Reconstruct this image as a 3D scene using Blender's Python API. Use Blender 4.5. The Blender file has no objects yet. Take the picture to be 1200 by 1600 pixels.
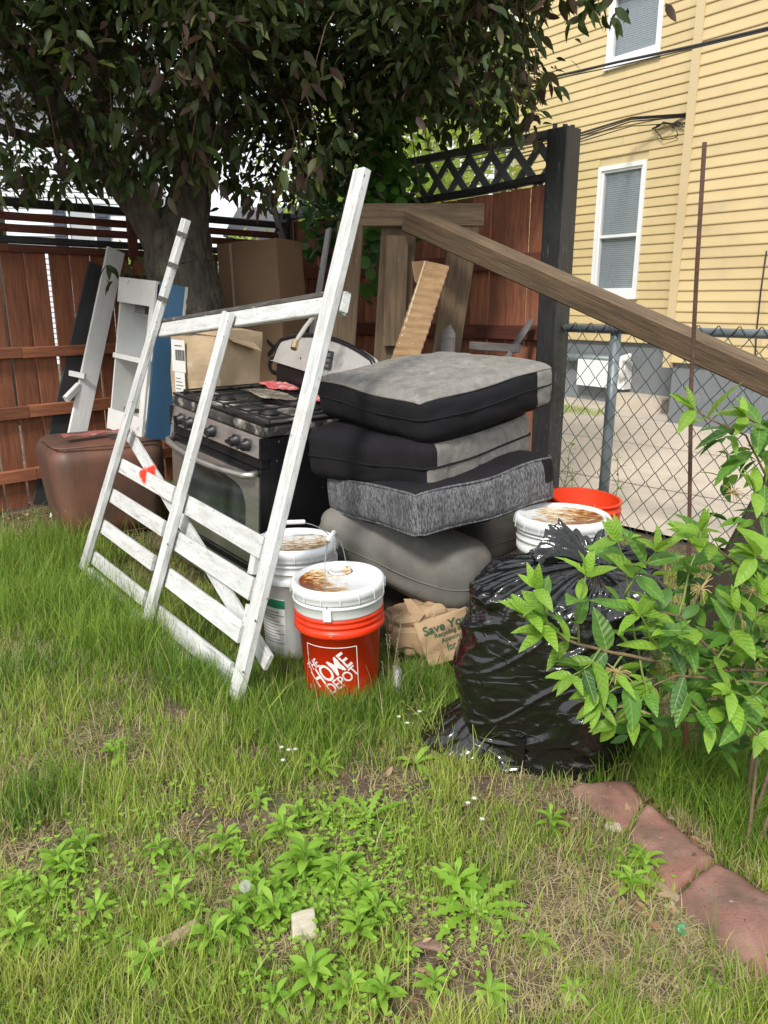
import bpy, math, random
import numpy as np
from mathutils import Vector, Matrix, Euler, noise as mn
R_ = math.radians
sc = bpy.context.scene
col = sc.collection
rng = np.random.default_rng(7)
random.seed(7)
# ---------------------------------------------------------------- camera
CH, CP, CF = 1.4, R_(15.4), 1200.0
cam = bpy.data.cameras.new("camera"); camo = bpy.data.objects.new("camera", cam); col.objects.link(camo)
camo.location = (0, 0, CH); camo.rotation_euler = (R_(90) - CP, 0, 0)
cam.sensor_fit = 'VERTICAL'; cam.sensor_height = 36; cam.lens = 36 * CF / 1600
cam.clip_start = .05; cam.clip_end = 600
sc.camera = camo
# ---------------------------------------------------------------- light
SUN_EL, SUN_AZ = R_(44), R_(-158)      # azimuth measured clockwise from +Y: behind and to the viewer's left
w = bpy.data.worlds.new("World"); sc.world = w; w.use_nodes = True
nt = w.node_tree; nt.nodes.clear()
out = nt.nodes.new('ShaderNodeOutputWorld'); bg = nt.nodes.new('ShaderNodeBackground')
sky = nt.nodes.new('ShaderNodeTexSky'); sky.sky_type = 'NISHITA'; sky.sun_disc = False
sky.sun_elevation = SUN_EL; sky.sun_rotation = SUN_AZ; sky.air_density = 1.2; sky.dust_density = 2
tc = nt.nodes.new('ShaderNodeTexCoord'); mp = nt.nodes.new('ShaderNodeMapping'); mp.inputs['Scale'].default_value = (1, 1, 2.2)
nz = nt.nodes.new('ShaderNodeTexNoise'); nz.inputs['Scale'].default_value = 2.2; nz.inputs['Detail'].default_value = 8
cr = nt.nodes.new('ShaderNodeMapRange'); cr.inputs['From Min'].default_value = .3; cr.inputs['From Max'].default_value = .62
cr.inputs['To Min'].default_value = .62; cr.inputs['To Max'].default_value = .97
mx = nt.nodes.new('ShaderNodeMix'); mx.data_type = 'RGBA'; mx.inputs['B'].default_value = (9.6, 9.9, 10.3, 1)
L = nt.links.new
L(tc.outputs['Generated'], mp.inputs['Vector']); L(mp.outputs['Vector'], nz.inputs['Vector']); L(nz.outputs['Fac'], cr.inputs['Value'])
L(cr.outputs['Result'], mx.inputs['Factor']); L(sky.outputs['Color'], mx.inputs['A']); L(mx.outputs['Result'], bg.inputs['Color'])
bg.inputs['Strength'].default_value = .10
L(bg.outputs['Background'], out.inputs['Surface'])
sl = bpy.data.lights.new("sun", 'SUN'); sl.energy = 2.3; sl.angle = R_(10); sl.color = (1, .95, .87)
so = bpy.data.objects.new("sun", sl); col.objects.link(so)
sd = Vector((math.sin(SUN_AZ) * math.cos(SUN_EL), math.cos(SUN_AZ) * math.cos(SUN_EL), math.sin(SUN_EL)))
so.rotation_euler = sd.to_track_quat('Z', 'Y').to_euler(); so.location = (0, 0, 12)
vs = sc.view_settings; sc.display_settings.display_device = 'sRGB'
vs.view_transform = 'Standard'; vs.look = 'None'; vs.gamma = 1; vs.exposure = .55; vs.use_curve_mapping = False
sc.cycles.max_bounces = 6; sc.cycles.diffuse_bounces = 3; sc.cycles.transparent_max_bounces = 6
# ---------------------------------------------------------------- where a thing stands: survey of the yard from the viewpoint
_c, _s = math.cos(CP), math.sin(CP)
def ray(u, v):
    a = (u - 600) / CF; b = (800 - v) / CF
    return Vector((a, _c + b * _s, -_s + b * _c))
EYE = Vector((0, 0, CH))
def G(u, v, z=0):
    r = ray(u, v); return EYE + r * ((z - CH) / r.z)
def D(u, v, Y):
    r = ray(u, v); return EYE + r * (Y / r.y)
def PL(u, v, p, n):
    r = ray(u, v); return EYE + r * ((Vector(p) - EYE).dot(n) / r.dot(n))
# ---------------------------------------------------------------- materials
def lin(c):
    return tuple(((x / 255) / 12.92 if x / 255 < .04045 else ((x / 255 + .055) / 1.055) ** 2.4) for x in c)
def node(nt, t, **k):
    n = nt.nodes.new(t)
    for a, b in k.items(): setattr(n, a, b)
    return n
def c4(c): return (c[0], c[1], c[2], 1)
def M(name, c, c2=None, sc_=6, st=(1, 1, 1), mr=(.35, .65), rough=.7, bump=.2, bsc=60, bst=None, metal=0, spec=.5, rnd=0,
      spots=(), trans=0, coat=0, attr=None, bdist=.01, tcol=None):
    m = bpy.data.materials.new(name); m.use_nodes = True; nt = m.node_tree; L = nt.links.new
    p = nt.nodes['Principled BSDF']
    tc = node(nt, 'ShaderNodeTexCoord'); co = tc.outputs['Object']
    def noise(scale, stretch, detail=6):
        mp = node(nt, 'ShaderNodeMapping'); mp.inputs['Scale'].default_value = stretch; L(co, mp.inputs['Vector'])
        if rnd:
            oi = node(nt, 'ShaderNodeObjectInfo'); sm = node(nt, 'ShaderNodeMath', operation='MULTIPLY'); sm.inputs[1].default_value = 37.0
            L(oi.outputs['Random'], sm.inputs[0]); L(sm.outputs[0], mp.inputs['Location'])
        n = node(nt, 'ShaderNodeTexNoise'); n.inputs['Scale'].default_value = scale; n.inputs['Detail'].default_value = detail
        n.inputs['Roughness'].default_value = .6; L(mp.outputs[0], n.inputs['Vector']); return n.outputs['Fac']
    def rng_(v, lo, hi, a=0, b=1):
        n = node(nt, 'ShaderNodeMapRange'); n.inputs['From Min'].default_value = lo; n.inputs['From Max'].default_value = hi
        n.inputs['To Min'].default_value = a; n.inputs['To Max'].default_value = b; L(v, n.inputs['Value']); return n.outputs[0]
    def mixc(f, a, b):
        n = node(nt, 'ShaderNodeMix', data_type='RGBA')
        if f is not None: L(f, n.inputs['Factor'])
        for s_, x in (('A', a), ('B', b)):
            if isinstance(x, tuple): n.inputs[s_].default_value = c4(x)
            else: L(x, n.inputs[s_])
        return n.outputs['Result']
    cur = c
    if attr:
        a_ = node(nt, 'ShaderNodeAttribute', attribute_name='rnd'); r = node(nt, 'ShaderNodeValToRGB')
        els = r.color_ramp.elements; els[0].position = attr[0][0]; els[0].color = c4(attr[0][1]); els[1].position = attr[-1][0]; els[1].color = c4(attr[-1][1])
        for q, cc in attr[1:-1]:
            e = els.new(q); e.color = c4(cc)
        L(a_.outputs['Fac'], r.inputs[0]); cur = r.outputs[0]
    elif c2: cur = mixc(rng_(noise(sc_, st), *mr), c, c2)
    for sp in spots:
        scol, ss, lo, hi = sp[:4]; sst = sp[4] if len(sp) > 4 else (1, 1, 1)
        cur = mixc(rng_(noise(ss, sst, 8), lo, hi), cur, scol)
    if rnd:
        oi = node(nt, 'ShaderNodeObjectInfo'); h = node(nt, 'ShaderNodeHueSaturation'); L(rng_(oi.outputs['Random'], 0, 1, 1 - rnd, 1 + rnd), h.inputs['Value'])
        if isinstance(cur, tuple): h.inputs['Color'].default_value = c4(cur)
        else: L(cur, h.inputs['Color'])
        cur = h.outputs['Color']
    if isinstance(cur, tuple): p.inputs['Base Color'].default_value = c4(cur)
    else: L(cur, p.inputs['Base Color'])
    p.inputs['Roughness'].default_value = rough; p.inputs['Metallic'].default_value = metal
    p.inputs['Specular IOR Level'].default_value = spec; p.inputs['Coat Weight'].default_value = coat
    if bump:
        b = node(nt, 'ShaderNodeBump'); b.inputs['Strength'].default_value = bump; b.inputs['Distance'].default_value = bdist
        L(noise(bsc, bst or st, 5), b.inputs['Height']); L(b.outputs[0], p.inputs['Normal'])
    if trans:
        o = nt.nodes['Material Output']; t = node(nt, 'ShaderNodeBsdfTranslucent'); ms = node(nt, 'ShaderNodeMixShader'); ms.inputs[0].default_value = trans
        if isinstance(cur, tuple): t.inputs['Color'].default_value = c4(cur)
        else:
            g = node(nt, 'ShaderNodeHueSaturation'); g.inputs['Value'].default_value = 1.5; g.inputs['Hue'].default_value = .49; L(cur, g.inputs['Color']); L(g.outputs[0], t.inputs['Color'])
        L(p.outputs[0], ms.inputs[1]); L(t.outputs[0], ms.inputs[2]); L(ms.outputs[0], o.inputs['Surface'])
    m['p'] = 1
    return m
WG = (1, 9, 9)
m_stain = M('fence_stain', (.34, .125, .058), (.20, .074, .038), 5, WG, rough=.75, bump=.35, bsc=14, rnd=.28, spots=[((.30, .15, .09), 7, .60, .78, (1, 6, 6)), ((.04, .02, .012), 30, .64, .76, (1.5, 4, 4))])
m_stain_dk = M('rail_stain', (.17, .050, .028), (.10, .034, .022), 5, WG, rough=.75, bump=.3, bsc=14, rnd=.2)
m_stain_r = M('fence_stain_faded', (.40, .155, .082), (.23, .085, .048), 5, WG, rough=.8, bump=.5, bsc=14, rnd=.30, spots=[((.46, .28, .19), 7, .60, .78, (1, 6, 6)), ((.08, .035, .025), 24, .66, .76, (1.5, 4, 4))])
m_black = M('black_paint', (.020, .021, .022), (.035, .036, .036), 5, WG, rough=.55, bump=.3, bsc=16, rnd=.15, spots=[((.17, .16, .145), 9, .61, .72, (1, 7, 7))])
m_grayp = M('lattice_paint', (.15, .162, .16), (.10, .11, .11), 5, WG, rough=.6, bump=.2, bsc=16, rnd=.1)
m_white = M('chipped_white_paint', (.68, .69, .68), (.50, .51, .50), 7, (1, 5, 5), rough=.55, bump=.25, bsc=22, rnd=.05, spots=[((.30, .29, .27), 8, .57, .74, (.7, 7, 7)), ((.42, .42, .40), 45, .6, .66, (1, 2, 2)), ((.12, .105, .09), 26, .655, .70, (1, 2.5, 2.5)), ((.4, .41, .34), 3, .58, .8)])
m_white2 = M('old_white_paint', (.80, .80, .78), (.70, .70, .68), 4, (1, 5, 5), rough=.55, bump=.2, bsc=22, rnd=.04, spots=[((.45, .44, .41), 7, .66, .80, (.7, 5, 5)), ((.12, .105, .09), 26, .70, .74, (1, 2.5, 2.5))])
m_raw = M('weathered_edge', (.11, .10, .09), (.045, .042, .038), 9, WG, rough=.85, bump=.4, bsc=20, spots=[((.5, .5, .48), 14, .6, .68, (1, 3, 3))])
m_timber = M('treated_timber', (.180, .122, .070), (.095, .066, .041), 4, (1, 11, 11), rough=.8, bump=.45, bsc=11, rnd=.12, spots=[((.40, .36, .30), 18, .70, .76, (1, 5, 5)), ((.06, .045, .03), 5, .62, .8, (1, 5, 5))])
m_dkwood = M('dark_brown_board', (.045, .030, .020), (.028, .02, .015), 4, WG, rough=.7, bump=.3, bsc=12)
m_charc = M('charcoal_board', (.032, .036, .038), (.05, .054, .055), 3, (1, 2, 2), rough=.7, bump=.1)
m_grwood = M('gray_scrap_wood', (.17, .155, .15), (.1, .09, .085), 6, WG, rough=.85, bump=.3, bsc=14)
m_card = M('cardboard', (.36, .235, .135), (.30, .19, .105), 3, rough=.85, bump=.12, bsc=25, spots=[((.2, .13, .08), 4, .62, .8)])
m_card_lt = M('worn_cardboard', (.52, .40, .26), (.42, .31, .19), 5, rough=.85, bump=.5, bsc=9, bdist=.02, spots=[((.66, .6, .5), 8, .62, .75), ((.22, .15, .09), 13, .68, .75)])
m_card_dk = M('dark_cardboard', (.32, .205, .115), (.26, .162, .09), 3, rough=.85, bump=.12, bsc=25)  # slightly darker brown board for the plain cartons
m_edge = M('carton_edge', (.50, .41, .29), rough=.9, bump=.2)
m_label = M('paper_label', (.74, .74, .72), rough=.7, bump=.05)
m_ink = M('black_ink', (.02, .02, .02), rough=.6, bump=0)
m_blue = M('blue_panel', (.075, .195, .345), (.062, .165, .30), 2, rough=.42, bump=.05, spots=[((.16, .25, .36), 20, .68, .75)])
m_wpaint = M('cabinet_white', (.72, .73, .71), (.60, .61, .58), 3, rough=.55, bump=.1, spots=[((.25, .2, .14), 9, .66, .75), ((.05, .045, .04), 20, .70, .74)])
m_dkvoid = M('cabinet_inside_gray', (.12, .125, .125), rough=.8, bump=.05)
m_rust = M('rusted_steel', (.215, .100, .068), (.120, .072, .056), 3, (1, 1, .4), mr=(.42, .58), rough=.55, bump=.2, bsc=60, metal=.2, spots=[((.20, .085, .05), 5, .55, .75), ((.16, .135, .115), 3, .60, .85), ((.42, .38, .33), 30, .72, .76)])
m_redpaper = M('faded_red_sheet', (.42, .13, .11), (.30, .09, .08), 9, rough=.7, bump=.2, spots=[((.6, .5, .46), 12, .6, .7)])
m_steel = M('stainless', (.60, .58, .55), (.50, .48, .45), 3, (1, 1, 14), rough=.30, bump=.04, bsc=120, metal=.85, spots=[((.16, .14, .12), 6, .63, .8)])
m_enamel = M('black_enamel', (.012, .012, .014), rough=.22, bump=.05, bsc=6, spots=[((.09, .085, .08), 16, .66, .74)])
m_cook = M('dirty_cooktop', (.022, .022, .023), (.07, .068, .065), 8, rough=.4, bump=.25, spots=[((.50, .47, .41), 9, .52, .64), ((.30, .26, .2), 30, .6, .7)])
m_iron = M('cast_iron', (.012, .012, .012), rough=.6, bump=.3)
m_glass_dk = M('oven_glass', (.020, .026, .027), (.045, .055, .055), 2, (3, 1, 1), rough=.12, bump=.02, spec=.8, spots=[((.10, .11, .105), 5, .6, .8, (1, 1, 6))])
m_plast = M('black_plastic', (.015, .015, .016), rough=.4, bump=.05)
m_cloth = M('pink_rag', (.50, .085, .09), (.62, .3, .28), 20, mr=(.5, .6), rough=.9, bump=.5, bsc=40, spots=[((.06, .03, .03), 25, .62, .68)])
m_brass = M('brass_fitting', (.42, .33, .2), rough=.35, metal=.8, bump=.05)
m_hose = M('gas_hose', (.4, .39, .34), rough=.5, bump=.4, bsc=150)
m_suede = M('gray_suede', (.245, .236, .214), (.180, .172, .156), 16, mr=(.36, .64), rough=.95, bump=.35, bsc=130, spec=.15, bdist=.004, spots=[((.30, .29, .27), 26, .55, .72), ((.125, .118, .105), 34, .58, .74), ((.155, .148, .134), 4, .58, .8)])
m_suede_dk = M('taupe_suede', (.200, .194, .174), (.135, .131, .118), 4, rough=.95, bump=.3, bsc=130, spec=.15, bdist=.004, spots=[((.21, .195, .17), 6, .55, .8), ((.07, .065, .058), 20, .66, .8)])
m_tweed = M('heather_tweed', (.05, .05, .053), (.21, .21, .22), 190, (1, 1, .28), mr=(.38, .62), rough=.95, bump=.6, bsc=150, spec=.1, bdist=.004, spots=[((.045, .045, .05), 34, .48, .78, (1, 1, .12)), ((.20, .20, .205), 9, .6, .85, (1, 1, .4))])
m_blkcloth = M('black_lining', (.0085, .0080, .0095), (.013, .012, .0145), 4, rough=.85, bump=.3, bsc=9, bdist=.02, spec=.2, spots=[((.03, .029, .031), 60, .71, .76)])
m_orange = M('orange_plastic', (.80, .040, .006), (.70, .032, .006), 3, rough=.34, bump=.03, spots=[((.50, .05, .02), 7, .60, .8), ((.33, .17, .1), 34, .67, .71), ((.75, .42, .3), 60, .70, .74, (1, 1, .2))])
m_orange_in = M('orange_plastic_inside', (.80, .07, .02), (.66, .045, .012), 3, rough=.45, bump=.03, spots=[((.8, .62, .55), 14, .63, .68)])
m_bucket = M('white_plastic', (.74, .76, .76), (.68, .70, .70), 3, rough=.36, bump=.03, spots=[((.50, .48, .44), 6, .56, .8, (1, 1, .5)), ((.25, .19, .12), 38, .68, .73)])
m_print = M('white_print', (.78, .74, .74), rough=.5, bump=0, spots=[((.70, .10, .05), 60, .66, .70)])
m_green = M('green_print', (.012, .17, .075), rough=.5, bump=0)
m_line = M('gray_print', (.28, .30, .30), rough=.5, bump=0)
m_wire = M('steel_wire', (.30, .31, .32), rough=.4, metal=.7, bump=0)
m_grip = M('white_grip', (.76, .77, .77), rough=.4, bump=0)
m_galv = M('galvanised_pipe', (.17, .205, .22), (.23, .26, .28), 8, rough=.5, metal=.35, bump=.1)
m_vinyl = M('green_vinyl_wire', (.022, .052, .045), rough=.4, bump=0, spec=.6)
m_rebar = M('rusty_rod', (.115, .055, .035), (.07, .04, .028), 20, rough=.85, bump=.6, bsc=120, spots=[((.22, .2, .18), 9, .6, .7)])
m_paperbag = M('kraft_paper', (.42, .29, .17), (.34, .225, .13), 4, rough=.8, bump=.5, bsc=8, bdist=.02)
m_kgreen = M('dark_green_print', (.03, .09, .04), rough=.7, bump=0)
m_stone = M('red_paver', (.255, .118, .088), (.33, .185, .145), 12, rough=.92, bump=.8, bsc=170, bdist=.004, spots=[((.11, .078, .058), 5, .46, .68), ((.10, .05, .04), 55, .62, .7), ((.46, .36, .3), 70, .66, .72), ((.20, .17, .11), 3, .6, .8)], rnd=.08)
m_conc = M('concrete', (.56, .49, .405), (.48, .42, .35), 2.5, rough=.9, bump=.4, bsc=60, spots=[((.58, .53, .47), 25, .55, .7), ((.26, .23, .2), 1.2, .6, .8)])
m_yellow = M('yellow_vinyl', (.63, .497, .262), (.58, .452, .235), 1.5, rough=.55, bump=.05, rnd=.035, spots=[((.47, .38, .23), 2.5, .55, .85, (1, 1, .4)), ((.40, .36, .28), 14, .68, .8, (.3, 2, 1))])
m_ytrim = M('yellow_trim', (.58, .465, .265), rough=.5, bump=.03)
m_found = M('gray_foundation', (.19, .205, .22), (.16, .175, .19), 2, rough=.85, bump=.4, bsc=40, spots=[((.25, .26, .26), 6, .6, .8)])
m_vframe = M('white_vinyl', (.80, .82, .83), rough=.35, bump=0)
m_blind = M('blind_slat', (.36, .375, .39), rough=.6, bump=0)
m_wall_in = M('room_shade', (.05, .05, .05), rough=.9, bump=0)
m_wsiding = M('white_siding', (.66, .69, .74), (.62, .65, .70), 1, rough=.6, bump=.05)
m_shutter = M('slate_shutter', (.06, .07, .10), rough=.6, bump=.1)
m_roof = M('roof_shingle', (.10, .10, .105), (.07, .07, .075), 12, rough=.9, bump=.5)
m_cable = M('cable_rubber', (.02, .02, .021), rough=.6, bump=0)
m_bark = M('bark', (.120, .104, .080), (.052, .044, .035), 24, (1, 1, .3), mr=(.38, .62), rough=.95, bump=1.0, bsc=22, bst=(1, 1, .4), bdist=.05, spots=[((.16, .165, .10), 6, .60, .8)])
m_twig = M('twig', (.23, .155, .085), (.13, .09, .055), 30, rough=.8, bump=.5, bsc=90)
m_stem = M('green_stem', (.16, .22, .05), rough=.6, bump=0)
def glass(name):
    m = bpy.data.materials.new(name); m.use_nodes = True; nt = m.node_tree; p = nt.nodes['Principled BSDF']
    p.inputs['Base Color'].default_value = (.35, .42, .47, 1); p.inputs['Roughness'].default_value = .03; p.inputs['Alpha'].default_value = .28; p.inputs['Specular IOR Level'].default_value = 1.0
    return m
m_pane = glass('window_glass')
def tarp():
    m = M('black_plastic_film', (.006, .0065, .007), rough=.15, bump=0, spec=.8)
    nt = m.node_tree; L = nt.links.new; p = nt.nodes['Principled BSDF']
    tc = node(nt, 'ShaderNodeTexCoord'); v = node(nt, 'ShaderNodeTexVoronoi'); v.feature = 'DISTANCE_TO_EDGE'; v.inputs['Scale'].default_value = 11
    n = node(nt, 'ShaderNodeTexNoise'); n.inputs['Scale'].default_value = 7; n.inputs['Detail'].default_value = 6; n.inputs['Distortion'].default_value = 1.2
    mp = node(nt, 'ShaderNodeMapping'); mp.inputs['Scale'].default_value = (1, 1, 1.6); L(tc.outputs['Object'], mp.inputs[0])
    mi = node(nt, 'ShaderNodeMix', data_type='VECTOR'); mi.inputs['Factor'].default_value = .25; L(mp.outputs[0], mi.inputs[4]); L(n.outputs['Color'], mi.inputs[5]); L(mi.outputs[1], v.inputs['Vector']); L(mp.outputs[0], n.inputs['Vector'])
    b1 = node(nt, 'ShaderNodeBump'); b1.inputs['Strength'].default_value = .18; b1.inputs['Distance'].default_value = .012; L(v.outputs['Distance'], b1.inputs['Height'])
    n3 = node(nt, 'ShaderNodeTexNoise'); n3.inputs['Scale'].default_value = 4.5; n3.inputs['Detail'].default_value = 2; n3.inputs['Distortion'].default_value = .5; mp3 = node(nt, 'ShaderNodeMapping'); mp3.inputs['Scale'].default_value = (1, 1, 2.6); mp3.inputs['Rotation'].default_value = (.25, .2, 0); L(tc.outputs['Object'], mp3.inputs[0]); L(mp3.outputs[0], n3.inputs['Vector'])
    sb3 = node(nt, 'ShaderNodeMath', operation='SUBTRACT'); sb3.inputs[1].default_value = .5; L(n3.outputs['Fac'], sb3.inputs[0]); ab3 = node(nt, 'ShaderNodeMath', operation='ABSOLUTE'); L(sb3.outputs[0], ab3.inputs[0])
    mr3 = node(nt, 'ShaderNodeMapRange'); mr3.inputs['From Max'].default_value = .03; mr3.inputs['To Min'].default_value = 1; mr3.inputs['To Max'].default_value = 0; L(ab3.outputs[0], mr3.inputs[0])
    b3 = node(nt, 'ShaderNodeBump'); b3.inputs['Strength'].default_value = .28; b3.inputs['Distance'].default_value = .006; L(mr3.outputs[0], b3.inputs['Height']); L(b1.outputs[0], b3.inputs['Normal']); b1 = b3
    b2 = node(nt, 'ShaderNodeBump'); b2.inputs['Strength'].default_value = .22; b2.inputs['Distance'].default_value = .02; L(n.outputs['Fac'], b2.inputs['Height']); L(b1.outputs[0], b2.inputs['Normal']); L(b2.outputs[0], p.inputs['Normal'])
    return m
m_film = tarp()
def lidmat(name, ang, rust, water, cover=None):
    # lid with one stained, wet patch of rust on a given side: the stain is on the lid itself
    m = M(name, (.74, .76, .77), rough=.3, bump=.02); nt = m.node_tree; L = nt.links.new; p = nt.nodes['Principled BSDF']
    tc = node(nt, 'ShaderNodeTexCoord'); sx = node(nt, 'ShaderNodeSeparateXYZ'); L(tc.outputs['Object'], sx.inputs[0])
    d = node(nt, 'ShaderNodeVectorMath', operation='DOT_PRODUCT'); L(tc.outputs['Object'], d.inputs[0]); d.inputs[1].default_value = (math.cos(ang), math.sin(ang), 0)
    n = node(nt, 'ShaderNodeTexNoise'); n.inputs['Scale'].default_value = 48; n.inputs['Detail'].default_value = 10; n.inputs['Roughness'].default_value = .82; mpz = node(nt, 'ShaderNodeMapping'); mpz.inputs['Scale'].default_value = (.55, 1.3, 1); L(tc.outputs['Object'], mpz.inputs[0]); L(mpz.outputs[0], n.inputs['Vector'])
    a = node(nt, 'ShaderNodeMath', operation='MULTIPLY_ADD'); a.inputs[1].default_value = 4.2 if not water else 1.5; a.inputs[2].default_value = (cover if cover is not None else (.04 if not water else .14)); L(d.outputs['Value'], a.inputs[0])
    nm_ = node(nt, 'ShaderNodeMapRange'); nm_.inputs['From Min'].default_value = .36; nm_.inputs['From Max'].default_value = .64; nm_.inputs['To Min'].default_value = .2; nm_.inputs['To Max'].default_value = .85; L(n.outputs['Fac'], nm_.inputs[0])
    s = node(nt, 'ShaderNodeMath', operation='ADD'); L(a.outputs[0], s.inputs[0]); L(nm_.outputs[0], s.inputs[1])
    r = node(nt, 'ShaderNodeValToRGB'); e = r.color_ramp.elements; e[0].position = .62; e[0].color = (.74, .76, .77, 1); e[1].position = 1.25 if not water else .95; e[1].color = (.20, .045, .010, 1)
    r.color_ramp.elements.new(.70).color = (.62, .50, .30, 1); r.color_ramp.elements.new(.82).color = c4(rust); e2 = r.color_ramp.elements.new(.90); e2.color = (.24, .07, .012, 1)
    L(s.outputs[0], r.inputs[0])
    # only the sunken middle is stained
    ln = node(nt, 'ShaderNodeVectorMath', operation='LENGTH'); ml = node(nt, 'ShaderNodeVectorMath', operation='MULTIPLY'); ml.inputs[1].default_value = (1, 1, 0); L(tc.outputs['Object'], ml.inputs[0]); L(ml.outputs[0], ln.inputs[0])
    mr_ = node(nt, 'ShaderNodeMapRange'); mr_.inputs['From Min'].default_value = .138; mr_.inputs['From Max'].default_value = .146; mr_.inputs['To Min'].default_value = 1; mr_.inputs['To Max'].default_value = 0; L(ln.outputs['Value'], mr_.inputs[0])
    mi = node(nt, 'ShaderNodeMix', data_type='RGBA'); L(mr_.outputs[0], mi.inputs['Factor']); mi.inputs['A'].default_value = (.74, .76, .77, 1); L(r.outputs[0], mi.inputs['B']); L(mi.outputs['Result'], p.inputs['Base Color'])
    return m
# ---------------------------------------------------------------- object helpers
def tag(o, label=None, cat=None, group=None, kind=None):
    if label: o['label'] = label
    if cat: o['category'] = cat
    if group: o['group'] = group
    if kind: o['kind'] = kind
    return o
def thing(name, label, cat, loc=(0, 0, 0), rot=(0, 0, 0), group=None):
    o = bpy.data.objects.new(name, None); col.objects.link(o); o.empty_display_size = .1
    o.location = loc; o.rotation_euler = rot
    o['_t'] = 1
    return tag(o, label, cat, group)
def toworld(par):
    m = Matrix.Identity(4)
    while par is not None:
        b = Matrix.LocRotScale(par.location, par.rotation_euler, par.scale); m = b @ m; par = par.parent
    return m
def link(name, me, par=None, mat=None, world=None, smooth=False):
    """world: matrix placing the mesh in the world (None: mesh already lives in the parent's frame)."""
    if mat is not None and not me.materials:
        for q in (mat if isinstance(mat, (list, tuple)) else [mat]): me.materials.append(q)
    if smooth: me.polygons.foreach_set('use_smooth', [True] * len(me.polygons))
    o = bpy.data.objects.new(name, me); col.objects.link(o)
    if par is not None: o.parent = par
    if world is not None:
        m = toworld(par).inverted() @ world if par is not None else world
        l, r, s = m.decompose(); o.location = l; o.rotation_euler = r.to_euler(); o.scale = s
    return o
def mesh(verts, faces, name='mesh'):
    me = bpy.data.meshes.new(name); me.from_pydata([tuple(v) for v in verts], [], [tuple(f) for f in faces]); me.update(); return me
class MB:
    def __init__(s): s.v = []; s.f = []
    def add(s, vs, fs, Mx=None):
        k = len(s.v); s.v += [tuple(Mx @ Vector(v)) if Mx else tuple(v) for v in vs]; s.f += [tuple(i + k for i in f) for f in fs]; return s
    def box(s, a, b, Mx=None):
        x0, y0, z0 = a; x1, y1, z1 = b
        return s.add([(x0, y0, z0), (x1, y0, z0), (x1, y1, z0), (x0, y1, z0), (x0, y0, z1), (x1, y0, z1), (x1, y1, z1), (x0, y1, z1)],
                     [(3, 2, 1, 0), (4, 5, 6, 7), (0, 1, 5, 4), (1, 2, 6, 5), (2, 3, 7, 6), (3, 0, 4, 7)], Mx)
    def tube(s, pts, r, n=8, cap=True, noise_=0, seed=0):
        pts = [Vector(p) for p in pts]; rs = r if isinstance(r, (list, tuple)) else [r] * len(pts); k = len(s.v)
        ref = None
        for i, p in enumerate(pts):
            d = (pts[min(i + 1, len(pts) - 1)] - pts[max(i - 1, 0)]).normalized()
            if ref is None: ref = d.orthogonal().normalized()
            ref = (ref - d * ref.dot(d)).normalized(); q = d.cross(ref)
            for j in range(n):
                a = 2 * math.pi * j / n; rr = rs[i]
                if noise_: rr *= 1 + noise_ * (mn.noise(Vector((math.cos(a) * 1.6 + seed, math.sin(a) * 1.6, p.z * 1.8 + seed))) + .5 * mn.noise(Vector((math.cos(a) * 5, math.sin(a) * 5 + seed, p.z * 6))))
                s.v.append(tuple(p + (ref * math.cos(a) + q * math.sin(a)) * rr))
        for i in range(len(pts) - 1):
            for j in range(n):
                a = k + i * n + j; b = k + i * n + (j + 1) % n; s.f.append((a, b, b + n, a + n))
        if cap:
            s.f.append(tuple(k + j for j in reversed(range(n)))); s.f.append(tuple(k + (len(pts) - 1) * n + j for j in range(n)))
        return s
    def lathe(s, prof, n=64, Mx=None, close=False):
        k = len(s.v); vs = []
        for r, z in prof:
            for j in range(n):
                a = 2 * math.pi * j / n; vs.append((r * math.cos(a), r * math.sin(a), z))
        fs = []
        for i in range(len(prof) - 1):
            for j in range(n):
                a = i * n + j; b = i * n + (j + 1) % n; fs.append((a, b, b + n, a + n))
        return s.add(vs, fs, Mx)
    def build(s, name, mat, par=None, smooth=False, world=None):
        return link(name, mesh(s.v, s.f, name), par, mat, world, smooth)
_cache = {}
def board_mesh(L_, w_, t_, mat, ch=None, n=1):
    """a sawn board, X along its length, edges eased"""
    key = (round(L_, 3), round(w_, 3), round(t_, 3), mat.name, n, ch)
    if key in _cache: return _cache[key]
    c = ch if ch is not None else min(w_, t_) * .14; hw, ht = w_ / 2, t_ / 2
    prof = [(-hw + c, -ht), (hw - c, -ht), (hw, -ht + c), (hw, ht - c), (hw - c, ht), (-hw + c, ht), (-hw, ht - c), (-hw, -ht + c)]
    v = []; f = []
    for i in range(n + 1):
        x = -L_ / 2 + L_ * i / n
        v += [(x, a, b) for a, b in prof]
    for i in range(n):
        for j in range(8): f.append((i * 8 + j, i * 8 + (j + 1) % 8, i * 8 + 8 + (j + 1) % 8, i * 8 + 8 + j))
    f.append(tuple(reversed(range(8)))); f.append(tuple(n * 8 + j for j in range(8)))
    f = [tuple(reversed(q)) for q in f]
    me = mesh(v, f, 'board'); me.materials.append(mat); me.validate(); _cache[key] = me; return me
def frame_from(p0, p1, side):
    x = (p1 - p0).normalized(); y = (side - x * side.dot(x)).normalized(); z = x.cross(y)
    m = Matrix((x, y, z)).transposed().to_4x4(); m.translation = (p0 + p1) / 2; return m
def beam(name, mat, p0, p1, w_, t_, side, par=None, **k):
    p0 = Vector(p0); p1 = Vector(p1); side = Vector(side)
    return link(name, board_mesh((p1 - p0).length, w_, t_, mat, **k), par, None, frame_from(p0, p1, side))
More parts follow.
